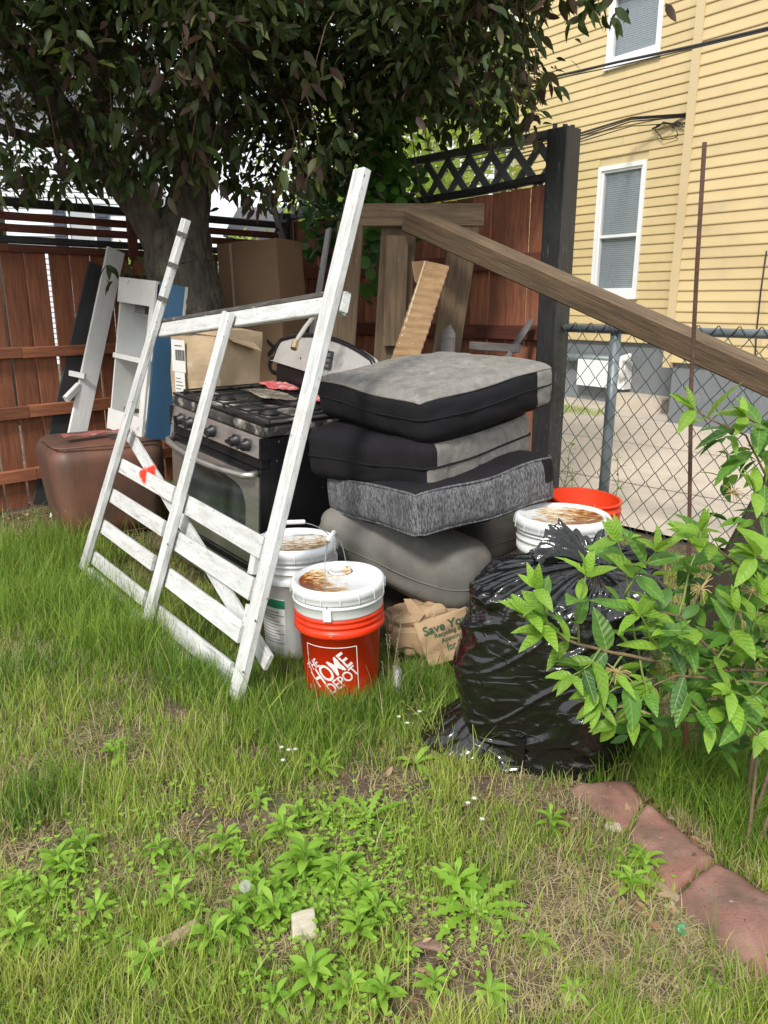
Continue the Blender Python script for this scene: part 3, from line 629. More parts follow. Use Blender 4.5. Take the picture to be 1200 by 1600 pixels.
fb('centre_rail', (358, 489), (230, 970), .056, .034, .030)
for a, b, w_ in (((187, 726), (272, 773), .072), ((172, 772), (256, 826), .072), ((158, 820), (240, 880), .072), ((143, 868), (226, 936), .070)): fb('slat', a, b, w_, .016, -.006)
for a, b, w_ in (((284, 784), (411, 857), .082), ((270, 841), (394, 921), .084), ((255, 896), (377, 988), .084), ((240, 954), (360, 1052), .082)): fb('slat', a, b, w_, .016, -.006)
fb('bottom_rail', (136, 890), (355, 1092), .052, .030, -.004)
fb('crossbar', (253, 516), (541, 472), .070, .028, -.010)
fb('crossbar_edge', (252, 505), (520, 462), .020, .050, -.018, m_raw)
fb('brace', (203, 680), (420, 1036), .066, .016, -.045)
for u, v in ((536, 474), (406, 880), (398, 962), (373, 1060)): fb('block', (u - 2, v - 17), (u - 8, v + 17), .035, .05, -.03)
for u, v in ((284, 367), (270, 415), (254, 468)): beam('hinge_mortise', m_raw, FP(u - 7, v - 3, .0415), FP(u + 8, v + 3, .0415), .024, .005, TL_, fr)
paint = M('orange_spray_paint', (.95, .045, .015), rough=.5, bump=0)
def soft_paint():
    nt = paint.node_tree; L = nt.links.new; p = nt.nodes['Principled BSDF']; a = node(nt, 'ShaderNodeAttribute', attribute_name='rnd'); n = node(nt, 'ShaderNodeTexNoise'); n.inputs['Scale'].default_value = 90
    s = node(nt, 'ShaderNodeMath', operation='ADD'); L(a.outputs['Fac'], s.inputs[0]); L(n.outputs['Fac'], s.inputs[1]); r = node(nt, 'ShaderNodeMapRange'); r.inputs['From Min'].default_value = .55; r.inputs['From Max'].default_value = 1.0; L(s.outputs[0], r.inputs[0]); L(r.outputs[0], p.inputs['Alpha'])
soft_paint()
for (u, v, a, b) in ((224, 742, 7, 15), (237, 734, 9, 9)):
    mb = MB(); c = FP(u, v, .0035 if u < 230 else -.035); n_ = 18; vs = [c]
    for q in range(n_):
        an = 2 * math.pi * q / n_; rd = 1 + .25 * math.sin(3 * an + u); p = FP(u + a * rd * math.cos(an), v + b * rd * math.sin(an), .0035 if u < 230 else -.035); vs.append(p)
    inv = toworld(fr).inverted(); mb.add([inv @ p for p in vs], [(0, q + 1, (q + 1) % n_ + 1) for q in range(n_)]); o = mb.build('paint_mark', paint, fr); at = o.data.attributes.new('rnd', 'FLOAT', 'POINT'); at.data.foreach_set('value', [1.0] + [0.0] * n_)
nm = MB(); inv = toworld(fr).inverted()
for u, v in ((265, 435), (207, 628), (532, 290), (500, 420), (470, 560), (436, 690), (433, 720), (352, 500), (300, 700), (262, 850), (399, 970), (380, 1050)):
    c = inv @ FP(u, v, .044); nm.add([c + TL_ * .005 * math.sin(a) + E1 * .005 * math.cos(a) + FN * (.001) for a in np.linspace(0, 5.5, 8)], [tuple(range(8))])
nm.build('nail_holes', m_ink, fr)
# ================================================================ STOVE
rs = R_(5.0)
st = thing('gas_stove', 'stainless and black gas stove with a dirty cooktop behind the white frame', 'stove', (-1.096, 3.887, .04), (0, 0, 0))
Rst = Matrix.Rotation(R_(-47.4), 4, 'Z') @ Matrix.Rotation(rs, 4, 'Y')
st.rotation_euler = Rst.to_euler()
SW, SD, SH = .80, .66, .93
def B(name, mat, a, b, par=st, bev=.004):
    c = Vector([(a[i] + b[i]) / 2 for i in range(3)]); h = [(b[i] - a[i]) / 2 for i in range(3)]
    r = min(bev, min(h) * .9); V, F, I = rbox(h[0], h[1], h[2], r, 4, nz=4)
    # place ring of vertices at the rounding so flats stay flat
    V2 = []
    for v in V: V2.append(v)
    me = mesh([tuple(Vector(v) + c) for v in V2], F, name); o = link(name, me, par, mat); return o
def Bx(name, mat, a, b, par=st): return MB().box(a, b).build(name, mat, par)
Bx('side_panel', m_enamel, (0, .03, .03), (.012, SD, .86)); Bx('side_panel', m_enamel, (SW - .012, .03, .03), (SW, SD, .86))
Bx('back_panel', m_galv, (.012, SD - .012, .03), (SW - .012, SD, .86)); Bx('base_panel', m_enamel, (.012, .04, .03), (SW - .012, SD - .012, .05))
for x in (.05, SW - .05):
    for y in (.08, SD - .06): MB().lathe([(0, -.03), (.02, -.03), (.02, .03), (0, .03)], 12, Matrix.Translation((x, y, 0))).build('foot', m_plast, st)
# cooktop slab with raised rim
B('cooktop', m_cook, (-.004, -.01, .865), (SW + .004, SD, .915), bev=.010)
rim = MB(); rim.box((.0, -.006, .915), (SW, .018, .926)); rim.box((0, .018, .915), (.016, SD - .05, .926)); rim.box((SW - .016, .018, .915), (SW, SD - .05, .926)); rim.build('cooktop_rim', m_enamel, st)
# control panel (slopes back), knobs
cpn = MB(); y0, y1 = -.022, -.008
cpn.add([(.012, y0 - .004, .775), (SW - .012, y0 - .004, .775), (SW - .012, y1, .862), (.012, y1, .862), (.012, .03, .775), (SW - .012, .03, .775), (SW - .012, .03, .862), (.012, .03, .862)], [(0, 1, 2, 3), (5, 4, 7, 6), (4, 0, 3, 7), (1, 5, 6, 2), (3, 2, 6, 7), (4, 5, 1, 0)]).build('control_panel', m_steel, st)
for x in (0.0, SW - .012): Bx('panel_end', m_enamel, (x, -.026, .77), (x + .012, .03, .864))
for i, kx in enumerate((.115, .205, .40, .60, .69)):
    K = Matrix.Translation((kx, -.020, .815)) @ Matrix.Rotation(R_(97), 4, 'X')
    kb = MB().lathe([(0, 0), (.030, 0), (.030, .006), (.024, .010), (.022, .030), (.018, .034), (0, .034)], 24, K); kb.build('knob', m_plast, st, True)
    MB().box((-.006, -.024, .030), (.006, .024, .044), K @ Matrix.Rotation(.5 * i, 4, 'Z')).build('knob_grip', m_plast, st)
# oven door
Bx('vent_strip', m_enamel, (.012, -.012, .725), (SW - .012, .03, .772))
for q in range(5): Bx('vent_louver', m_iron, (.03, -.016, .732 + q * .008), (SW - .03, -.0125, .735 + q * .008))
Bx('oven_door', m_enamel, (.004, -.020, .26), (SW - .004, .03, .722))
def arch_panel(mat):
    # stainless door skin with an arched window opening
    x0, x1, z0, z1 = .012, SW - .012, .265, .690; a0, a1, b0, bt = .115, SW - .115, .335, .60
    outr = []; inn = []; n = 20
    for i in range(n + 1):
        t = i / n; x = a0 + (a1 - a0) * t; z = bt + .045 * (1 - (2 * t - 1) ** 2) - .06 * max(0, abs(2 * t - 1) - .88) / .12; inn.append((x, z)); outr.append((x0 + (x1 - x0) * t, z1))
    inn += [(a1, b0), (a0, b0)]; outr += [(x1, z0), (x0, z0)]; m = len(inn); v = []; f = []
    for y in (-.0255, -.0205):
        v += [(x, y, z) for x, z in outr] + [(x, y, z) for x, z in inn]
    for i in range(m):
        j = (i + 1) % m; f += [(i, m + i, m + j, j), (i + m, i + 3 * m, j + 3 * m, j + m), (i, j, j + 2 * m, i + 2 * m)]
    return link('door_skin', mesh(v, f), st, mat)
arch_panel(m_steel)
Bx('oven_window', m_glass_dk, (.10, -.0218, .32), (SW - .10, -.0202, .66))
hd = MB(); pts = [(.03, -.022, .705), (.035, -.055, .700), (.06, -.070, .696)] + [(.06 + (SW - .12) * t, -.070 - .018 * math.sin(math.pi * t), .696 - .016 * math.sin(math.pi * t)) for t in np.linspace(.05, .95, 12)] + [(SW - .06, -.070, .696), (SW - .035, -.055, .700), (SW - .03, -.022, .705)]
hd.tube(pts, .016, 12).build('door_handle', m_steel, st, True)
Bx('drawer', m_steel, (.006, -.018, .06), (SW - .006, .02, .25)); Bx('drawer_lip', m_enamel, (.006, -.03, .225), (SW - .006, -.0185, .245))
# grates, burners, litter on the cooktop
for gx in (.03, .405):
    g = MB(); w_ = .365; z = .938
    for a, b in (((0, 0), (w_, 0)), ((w_, 0), (w_, .5)), ((w_, .5), (0, .5)), ((0, .5), (0, 0)), ((0, .25), (w_, .25)), ((w_ / 2, 0), (w_ / 2, .5)), ((0, .12), (w_ * .38, .12)), ((w_ * .62, .12), (w_, .12)), ((0, .38), (w_ * .38, .38)), ((w_ * .62, .38), (w_, .38))):
        g.tube([(gx + a[0], .04 + a[1], z), (gx + b[0], .04 + b[1], z)], .0045, 6)
    for a in ((0, 0), (w_, 0), (0, .5), (w_, .5)): g.tube([(gx + a[0], .04 + a[1], .915), (gx + a[0], .04 + a[1], z)], .005, 6)
    g.build('grate', m_iron, st)
    for gy in (.165, .415): MB().lathe([(0, .917), (.05, .917), (.05, .924), (.036, .926), (.036, .934), (0, .936)], 24, Matrix.Translation((gx + w_ / 2, gy, 0))).build('burner', m_iron, st, True)
# back guard: curved fascia
bgd = MB(); n = 28; v = []
def arc(t): return .955 + .235 * (1 - (2 * t - 1) ** 2 * .35) - .10 * max(0, abs(2 * t - 1) - .90) / .1
fr_, bk = [], []
top = [(SW * t * 1.06 - .024, arc(t) + .03) for t in np.linspace(0, 1, n)]; bot = [(x, 1.035 - .0 + .015 * abs(2 * i / (n - 1) - 1)) for i, (x, z) in enumerate(top)]
vs = [(x, SD - .075, z) for x, z in bot] + [(x, SD - .045, z) for x, z in top] + [(x, SD - .005, z) for x, z in bot] + [(x, SD - .005, z) for x, z in top]
fs = []
for i in range(n - 1): fs += [(i, i + 1, n + i + 1, n + i), (n + i, n + i + 1, 3 * n + i + 1, 3 * n + i), (2 * n + i + 1, 2 * n + i, 3 * n + i, 3 * n + i + 1), (i + 1, i, 2 * n + i, 2 * n + i + 1)]
fs += [(0, n, 3 * n, 2 * n), (n - 1, 3 * n - 1, 4 * n - 1, 2 * n - 1)]
link('backguard', mesh(vs, fs), st, M('sooty_steel', (.56, .55, .52), (.42, .41, .39), 5, rough=.42, metal=.25, bump=.05, spots=[((.10, .09, .08), 4, .58, .75), ((.55, .53, .5), 12, .62, .75)]))
MB().tube([(x, SD - .042, z + .004) for x, z in top], .012, 8).build('backguard_trim', m_enamel, st, True)
Bx('backguard_base', m_enamel, (.02, SD - .06, .915), (SW - .02, SD - .004, 1.037))
disp = MB(); disp.add([(.33, SD - .0765 + .0, 1.075), (.50, SD - .0765, 1.075), (.50, SD - .058, 1.165), (.33, SD - .058, 1.165)], [(0, 1, 2, 3)]); disp.build('display', m_glass_dk, st)
for r_ in range(3):
    for c_ in range(4): MB().box((.345 + c_ * .038, SD - .079 + r_ * .0045, 1.085 + r_ * .026), (.371 + c_ * .038, SD - .06 + r_ * .0045, 1.101 + r_ * .026)).build('button', m_dkvoid, st)
# rag and hose lying on the stove
Mst = toworld(st)
def drape(name, label, cat, cx, cy, cz, sx, sy, mat, seed, amp=.018):
    n = 26; v = []; f = []
    for i in range(n + 1):
        for j in range(n + 1):
            a, b = i / n - .5, j / n - .5; rr_ = 1 + .35 * mn.noise(Vector((math.atan2(b, a + .001) * 1.3, seed, 0)))
            x, y = a * sx * rr_, b * sy * rr_; e = math.hypot(a, b) * 2
            v.append(Mst @ Vector((cx + x, cy + y, cz + .008 + amp * abs(mn.noise(Vector((x * 22, y * 22, seed)))) * (1 if e < 1 else .5) - .004 * max(0, e - 1))))
    for i in range(n):
        for j in range(n):
            if math.hypot((i + .5) / n - .5, (j + .5) / n - .5) < .5: a = i * (n + 1) + j; f.append((a, a + 1, a + n + 2, a + n + 1))
    c = Mst @ Vector((cx, cy, cz)); o = link(name, mesh([p - c for p in v], f), None, mat, smooth=True); o.location = c; tag(o, label, cat)
    so_ = o.modifiers.new('thick', 'SOLIDIFY'); so_.thickness = .003; return o
drape('rag', 'crumpled pink and red rag lying on the back of the cooktop', 'rag', .19, .50, .942, .24, .16, m_cloth, 3)
drape('rag', 'small pink rag scrap lying on the cooktop behind the larger rag', 'rag', .52, .47, .942, .20, .10, m_cloth, 8)
drape('paper_scrap', 'pale dirty paper scrap spread on the cooktop grate', 'paper', .36, .33, .942, .30, .16, M('stained_paper', (.50, .43, .30), (.16, .14, .12), 16, rough=.9, bump=.4), 5, .01)
hs = thing('gas_hose', 'gray flexible gas hose with a brass fitting hanging over the stove backguard', 'hose', tuple(D(478, 505, 3.8)))
inv = toworld(hs).inverted()
hp = [D(u, v, y) for u, v, y in ((506, 497, 3.95), (498, 492, 3.9), (488, 497, 3.82), (478, 510, 3.76), (468, 525, 3.70), (461, 537, 3.68))]
MB().tube([inv @ p for p in hp], .011, 10).build('tube', m_hose, hs, True); MB().tube([inv @ D(462, 534, 3.685), inv @ D(459, 545, 3.66)], .017, 6).build('fitting', m_brass, hs)
# ================================================================ CUSHIONS
def cushion(label, pos, yaw, pit, rol, dims, r, puff, amp, mats, face_mat, seed, grp, pip=(), seams=True):
    """pos = lower corner nearest the viewer's left, local x along front-left face"""
    t = thing('cushion', label, 'cushion', (0, 0, 0), group=grp)
    Rm = (Matrix.Rotation(R_(yaw), 4, 'Z') @ Matrix.Rotation(R_(pit), 4, 'X') @ Matrix.Rotation(R_(rol), 4, 'Y'))
    c = Vector(pos) + Rm @ (Vector(dims) / 2); t.location = c; t.rotation_euler = Rm.to_euler()
    h = [d / 2 for d in dims]; V, F, I = rbox(h[0], h[1], h[2], r, 40, puff, amp, 3.2, seed, nz=14, crease=.010)
    groups = {}
    for k, (fid, a, b) in enumerate(I): groups.setdefault(face_mat(fid, a, b), []).append(k)
    for q, ks in groups.items(): link(['cover', 'side_panel', 'end_panel'][q], submesh(V, F, ks), t, mats[q], smooth=True)
    for (z, rad, mt) in pip:
        pts = []; n = 120
        for i in range(n + 1):
            a = 2 * math.pi * i / n; cx_, cy_ = math.cos(a), math.sin(a); s_ = 1 / max(abs(cx_), abs(cy_)); cc = (cx_ * s_, cy_ * s_, z)
            p = Vector((cc[0] * h[0], cc[1] * h[1], cc[2] * h[2])); q = Vector([max(-(h[i2] - r), min(h[i2] - r, p[i2])) for i2 in range(3)]); d = p - q
            if d.length > 1e-9: p = q + d.normalized() * r
            p.x += puff * .5 * (1 - cc[1] ** 2) * (1 - z * z) * cc[0]; p.y += puff * .5 * (1 - cc[0] ** 2) * (1 - z * z) * cc[1]
            q2 = p * 3.2 + Vector((seed, seed * 2, 0)); p += mn.noise_vector(q2) * amp
            pts.append(p)
        MB().tube(pts, rad, 6, cap=False).build('piping', mt, t, True)
    return t
CG = 'stacked couch cushions'
cushion('topmost gray suede cushion of the stack with black front sides', (-.29, 3.341, .902), -54, 8.5, 1.5, (.735, .71, .180), .048, .030, .018, [m_suede, m_blkcloth], lambda f, a, b: 1 if (f == 2 or (f == 1 and a < .72) or f == 0) and b < .86 else (1 if f == 4 else 0), 1, CG, pip=((.05, .0035, m_blkcloth), (.86, .0045, m_suede)))
cushion('second cushion from the top, black front with a gray suede end', (-.335, 3.235, .672), -43.5, 4.6, -1.5, (.70, .707, .205), .050, .024, .018, [m_suede, m_blkcloth], lambda f, a, b: 1 if f in (2, 4, 5, 0) or (f == 1 and a < (-.86 if b > 0 else -1.0)) else 0, 2, CG, pip=((.0, .0045, m_blkcloth),))
cushion('heather tweed cushion third in the stack with a black lining top', (-.25, 3.256, .495), -57, 5.5, -4.5, (.70, .72, .190), .045, .020, .018, [m_tweed, m_blkcloth], lambda f, a, b: 1 if f in (5, 4) or (f == 1 and a > .78 and b > -.1) or (f == 3) else 0, 3, CG, pip=((.9, .005, m_tweed), (-.9, .005, m_tweed)))
cushion('thick rounded taupe cushion at the bottom, slumping toward the grass', (-.33, 3.24, .300), -37, 2, 8.5, (.76, .30, .245), .085, .030, .022, [m_suede_dk], lambda f, a, b: 0, 4, CG, pip=((.0, .0035, m_suede_dk),))
cushion('taupe arm of the lowest cushion pointing back to the black post', (.13, 3.42, .25), -38, -2, -2, (.40, .72, .19), .06, .015, .02, [m_suede_dk], lambda f, a, b: 0, 6, CG, pip=((.0, .0035, m_suede_dk),))
# dark junk under the stack that carries it
dj = thing('dark_drawer_box', 'dark wooden drawer box under the stack of cushions', 'box', (.12, 3.55, 0), (0, 0, R_(-38)))
V, F, I = rbox(.30, .27, .10, .01, 6); link('carcass', mesh([(a, b, c + .10) for a, b, c in V], F), dj, m_dkwood)
MB().box((-.28, -.285, .02), (.28, -.27, .18)).build('drawer_front', m_dkwood, dj)
# ================================================================ BUCKETS
def bucket(label, loc, kind, h=.445, rt=.152, rb=.132, lid=True, stain=0, cover=None, tilt=(0, 0), grp='five gallon buckets', yaw=0, rust=(.42, .20, .05), water=False, bail=None, wall=None, ribs=None):
    t = thing('bucket', label, 'bucket', loc, (tilt[0], tilt[1], yaw), grp)
    if kind == 'two':
        prof = [(0, 0), (.126, 0), (.133, .006), (.135, .02), (.149, .262), (.162, .264), (.165, .27), (.165, .285), (.161, .289), (.158, .291), (.158, .299), (.163, .303), (.163, .308), (.158, .312), (.158, .320), (.163, .324), (.163, .329), (.158, .333), (.158, .352), (.150, .352)]
        MB().lathe(prof, 72).build('orange_body', m_orange, t, True)
        wp_ = [(.150, .335), (.160, .336), (.162, .342), (.162, .372), (.167, .375), (.167, .380), (.162, .384), (.162, .392)]
        MB().lathe(wp_, 72).build('white_body', m_bucket, t, True); lz = .388
    elif kind == 'white':
        k = h / .445; prof = [(0, 0), (.126, 0), (.132, .006), (.134, .02), (.150, .30 * k), (.158, .302 * k), (.160, .306 * k), (.160, .326 * k), (.155, .328 * k), (.155, .345 * k), (.162, .348 * k), (.162, .352 * k), (.155, .356 * k), (.155, .372 * k), (.162, .375 * k), (.162, .380 * k), (.155, .384 * k), (.155, .394 * k)]
        MB().lathe(prof, 72).build('body', m_bucket, t, True); lz = h - .057
    else:
        prof = [(0, .012), (.128, .012), (.149, h)] ; MB().lathe(prof, 72).build('inside', m_orange_in, t, True)
        prof = [(0, 0), (.126, 0), (.132, .006), (.134, .02), (.150, h - .11), (.162, h - .108), (.164, h - .10), (.164, h - .088), (.156, h - .085), (.156, h - .07), (.162, h - .067), (.162, h - .060), (.156, h - .056), (.156, h - .042), (.162, h - .039), (.162, h - .032), (.156, h - .028), (.156, h - .012), (.160, h - .010), (.160, h), (.149, h)]
        MB().lathe(prof, 72).build('body', m_orange, t, True); lz = None
    if lid:
        lp = [(.162, lz), (.166, lz), (.168, lz + .006), (.168, lz + .018), (.172, lz + .022), (.172, lz + .038), (.170, lz + .044), (.166, lz + .050), (.160, lz + .054), (.153, lz + .053), (.148, lz + .046), (.142, lz + .042), (0, lz + .043)]
        MB().lathe(lp, 72).build('lid', lidmat('stained_lid', stain, rust, water, cover), t, True)
        for q in range(16):
            a = q * math.pi / 8 + .1; MB().box((-.0015, -.002, lz + .006), (.0015, .001, lz + .040), Matrix.Rotation(a, 4, 'Z') @ Matrix.Translation((0, -.172, 0))).build('lid_tab', m_bucket, t)
        if kind == 'two':
            R2 = Matrix.Translation((.005, .075, lz + .043)); MB().lathe([(.043, 0), (.043, .006), (.040, .008), (.037, .006), (.037, .001), (0, .003)], 32, R2).build('spout_cap', lidmat('stained_spout', 0, rust, water), t, True)
            sp = MB(); sp.lathe([(.047, .0007), (.0445, .0010)], 32, R2); sp.build('spout_grime', M('grime', (.16, .06, .03), (.5, .45, .4), 30, mr=(.45, .6), bump=0), t)
    if bail:
        az, tl, hgt, rad = bail                      # pivot axis azimuth, lean of the hoop, height above pivot, half width
        pz = (lz - .03) if lz else h - .05
        Rb = Matrix.Translation((0, 0, pz)) @ Matrix.Rotation(az, 4, 'Z') @ Matrix.Rotation(tl, 4, 'X')
        pts = [Rb @ Vector((rad * math.cos(a), 0, hgt * math.sin(a) ** .8)) for a in np.linspace(0.0, math.pi, 40)]
        MB().tube(pts, .0022, 6).build('bail', m_wire, t, True)
        g = [Rb @ Vector((x, 0, hgt + .001)) for x in (-.045, -.04, .04, .045)]; MB().tube(g, [.006, .009, .009, .006], 10).build('grip', m_grip, t, True)
        for s_ in (-1, 1): MB().box((-.012, -.014, -.02), (.012, .014, .02), Matrix.Translation((0, 0, pz)) @ Matrix.Rotation(az, 4, 'Z') @ Matrix.Translation((s_ * (rad - .004), 0, 0))).build('ear', m_bucket if kind != 'open' else m_orange, t)
    return t
b1 = bucket('orange bucket holding a lidded white bucket, orange side printed with a slanted white logo', (-.156, 2.615, 0), 'two', rust=(.58, .27, .03), stain=R_(205), tilt=(R_(.5), R_(-1.5)), bail=(R_(80), R_(-4), .235, .166))
# wrapped print on the orange side
def wrap(verts, faces, x0, z0, rad_fn, sc_=1.0, rot=0, az=-math.pi / 2):
    c, s = math.cos(rot), math.sin(rot); out = []
    for v in verts:
        x, y = v[0] * c - v[1] * s, v[0] * s + v[1] * c; x = x0 + x * sc_; z = z0 + y * sc_; r = rad_fn(z) + .0012; a = az + x / r
        out.append((r * math.cos(a), r * math.sin(a), z))
    return out, faces
def rad1(z): return .135 + (.149 - .135) * (z - .02) / .242
def clipz(v, f, zmax): return v, [q for q in f if all(v[i][2] < zmax for i in q)]
pr = MB(); AZ = -math.pi / 2 - .20
def logo_text(s, size, x, z, rot, spacing=1.0, thick=.006, stretch=1.0):
    v, f = text_geo(s, size, 0, thick * size, spacing)
    v = [Vector((p.x, p.y * stretch, 0)) for p in v]
    a, b = wrap(v, f, x, z, rad1, 1, rot, AZ); pr.add(a, b)
cr_, sr_ = math.cos(R_(38)), math.sin(R_(38))
for s_, z_s, al, pe, sp_, st_ in (('THE', .035, -.050, .058, .98, 1.35), ('HOME', .062, .000, .006, .95, 1.5), ('DEPOT', .044, .012, -.050, .95, 1.35)): logo_text(s_, z_s, al * cr_ - pe * sr_, .128 + al * sr_ + pe * cr_, R_(38), sp_, .014, st_)
def strip(x0, z0, x1, z1, wd=.0016):
    n = 14; vs = []; dx, dz = x1 - x0, z1 - z0; l = math.hypot(dx, dz); nx, nz_ = -dz / l * wd, dx / l * wd
    for i in range(n + 1):
        t = i / n; vs += [(x0 + dx * t + nx, z0 + dz * t + nz_), (x0 + dx * t - nx, z0 + dz * t - nz_)]
    a, b = wrap(vs, [(2 * i, 2 * i + 1, 2 * i + 3, 2 * i + 2) for i in range(n)], 0, 0, rad1, 1, 0, AZ); pr.add(a, b)
for q in ((-.097, .228, .097, .228), (.097, .228, .097, .018), (-.097, .228, -.097, .125), (-.097, .018, -.097, .06), (.01, .018, .097, .018)): strip(*q)
pr.build('printed_logo', m_print, b1)
b2 = bucket('white lidded bucket with brown water pooled on its lid, beside the frame rail', (-.36, 2.96, 0), 'white', h=.475, stain=R_(-60), tilt=(R_(0), R_(0)), water=True, rust=(.30, .19, .07), bail=(R_(8), R_(-6), .150, .163))
pr = MB()
def rad2(z): return .134 + (.150 - .134) * (z - .02) / .30
def patch(x0, x1, z0, z1, off, az):
    n = 10; vs = []
    for i in range(n + 1):
        x = x0 + (x1 - x0) * i / n; vs += [(x, z0), (x, z1)]
    return wrap(vs, [(2 * i, 2 * i + 2, 2 * i + 3, 2 * i + 1) for i in range(n)], 0, 0, lambda z: rad2(z) + off, 1, 0, az)
a, b = patch(-.15, -.01, .05, .265, .0, -math.pi / 2 - .15); MB().add(a, b).build('paper_wrap', m_label, b2)
a, b = patch(-.15, -.01, .225, .262, .001, -math.pi / 2 - .15); MB().add(a, b).build('green_band', m_green, b2)
k = MB()
for q in range(11):
    a, b = patch(-.145, -.015 - .02 * (q % 3), .07 + q * .0135, .0745 + q * .0135, .001, -math.pi / 2 - .15); k.add(a, b)
k.build('fine_print', m_line, b2)
bucket('plain white bucket standing on the soil and holding the rust lidded bucket', (.708, 2.90, 0), 'white', h=.33, lid=False)
b3 = bucket('white bucket with a lid covered in brown rusty sludge behind the trash bag', (.700, 2.89, .155), 'white', h=.445, stain=R_(-20), cover=.26, water=True, rust=(.50, .27, .06), tilt=(R_(-1), 0))
b3.scale = (1.09, 1.09, 1.0)
o1 = bucket('orange bucket under the open orange bucket by the wire fence', (.86, 3.30, 0), 'open', h=.37, lid=False)
o2 = bucket('empty open orange bucket nested on another beside the wire fence', (.865, 3.30, .165), 'open', h=.40, lid=False, tilt=(R_(2), R_(3)))
# ================================================================ RUSTY TANK
tk = thing('rusty_tank', 'rusty steel tank with rounded corners standing by the plank fence', 'tank', (-1.87, 4.25, 0), (0, 0, R_(33)))
V, F, I = rbox(.33, .33, .30, .10, 36, .012, .006, 2.0, 4, nz=22)
V2 = []
for x, y, z in V:
    k = 1 - .16 * (.5 - z / .6) ** 1.5 if z < .3 else 1; V2.append((.33 + x * k, .33 + y * k, .28 + z * .95 + .02))
link('shell', mesh(V2, F), tk, m_rust, smooth=True)
MB().lathe([(0, .6235), (.020, .6235), (.024, .625), (.028, .6245)], 24, Matrix.Translation((.38, .13, 0)) @ Matrix.Diagonal((1.5, 1, 1, 1))).build('filler_hole', m_ink, tk, True)
for z in (.05, .585): MB().tube([(.012, .33, z), (.03, .06, z), (.06, .025, z), (.33, .004, z), (.62, .02, z)], .006, 6).build('seam', m_rust, tk, True)
rp = MB(); n = 10; vs = []
for i in range(n + 1):
    for j in (0, 1): vs.append((.10 + .40 * i / n, .13 + .10 * j + .06 * i / n, .633 + .006 * math.sin(i * 1.3 + j)))
o = rp.add(vs, [(2 * i, 2 * i + 2, 2 * i + 3, 2 * i + 1) for i in range(n)]).build('faded_sheet', m_redpaper, None, False); o.matrix_world = Matrix.Translation((-1.87, 4.25, 0)) @ Matrix.Rotation(R_(33), 4, 'Z'); tag(o, 'torn faded red sheet lying on top of the rusty tank', 'sheet'); o.modifiers.new('thick', 'SOLIDIFY').thickness = .002
# ================================================================ WHITE AND BLUE CABINET
cb = thing('wall_cabinet', 'white open cabinet with a blue side panel standing upright behind the frame', 'cabinet', (-1.785, 4.95, .603))
Rc = Matrix.Rotation(R_(-40.3), 4, 'Z') @ Matrix.Rotation(R_(-8.5), 4, 'X') @ Matrix.Rotation(R_(4.5), 4, 'Y'); cb.rotation_euler = Rc.to_euler()
CW, CDp, CHh = .40, .21, .95
Bx('back', m_wpaint, (0, CDp - .012, 0), (CW - .014, CDp, CHh), cb); Bx('side', m_wpaint, (0, .0, 0), (.014, CDp - .012, CHh), cb); Bx('side_panel', m_blue, (CW - .012, .016, 0), (CW + .001, CDp - .02, CHh), cb)
Bx('side_edge', m_wpaint, (CW - .012, CDp - .02, 0), (CW + .003, CDp, CHh), cb)
Bx('top_panel', m_wpaint, (.014, .0, CHh - .016), (CW - .012, CDp - .012, CHh), cb); Bx('bottom_panel', m_wpaint, (.014, 0, 0), (CW - .012, CDp - .012, .016), cb); Bx('shelf', m_wpaint, (.014, .01, .46), (CW - .012, CDp - .012, .475), cb)
Bx('face_frame', m_wpaint, (0, -.016, CHh - .15), (CW, -.001, CHh), cb); Bx('face_frame', m_wpaint, (0, -.016, 0), (CW, -.001, .13), cb)
Bx('stile', m_wpaint, (.20, CDp - .02, .13), (.235, CDp - .0125, CHh - .15), cb); Bx('face_frame', m_wpaint, (CW - .045, -.016, .13), (CW, -.001, CHh - .15), cb); Bx('face_frame', m_wpaint, (0, -.0155, .455), (CW - .045, -.002, .485), cb)
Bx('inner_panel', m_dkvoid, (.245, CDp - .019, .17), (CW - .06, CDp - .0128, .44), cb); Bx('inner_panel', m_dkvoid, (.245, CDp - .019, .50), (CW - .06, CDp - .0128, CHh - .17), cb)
Bx('bracket', m_brass, (.12, .02, .132), (.20, .08, .16), cb); Bx('bracket', m_dkvoid, (.13, .03, CHh - .20), (.24, .10, CHh - .152), cb)
# ================================================================ LEANING BOARDS
def lean(name, label, cat, mat, p0, p1, w_, t_, side, grp=None):
    p0 = Vector(p0); p1 = Vector(p1); o = beam(name, mat, p0, p1, w_, t_, side); tag(o, label, cat, grp); return o
pt = D(181, 391, 5.48); pb = D(118, 690, 5.08); dd = (pb - pt); pb = pt + dd * (pt.z / -dd.z)
lean('board', 'tall white painted board leaning on the plank fence behind the rusty tank', 'board', m_white2, pb, pt, .125, .022, DL)
pt = D(162, 418, 5.66); pb = D(98, 690, 5.36); dd = (pb - pt); pb = pt + dd * (pt.z / -dd.z)
lean('board', 'wide charcoal board leaning behind the tall white board', 'board', m_charc, pb, pt, .22, .015, DL)
lean('trim_piece', 'short white trim piece sticking out sideways from the charcoal board', 'wood scrap', m_white2, D(109, 583, 5.15), D(133, 588, 5.12), .035, .02, (0, 0, 1))
lean('trim_piece', 'short white square tube end propped against the charcoal board', 'wood scrap', m_white2, D(103, 624, 5.05), D(124, 602, 5.16), .045, .035, (0, 0, 1))
pt = D(514, 358, 6.1); pb = D(497, 462, 5.8); dd = pb - pt; pb = pt + dd * (pt.z / -dd.z)
lean('stick', 'thin white stick leaning in the dark fence corner', 'stick', m_white2, pb, pt, .05, .02, DB)
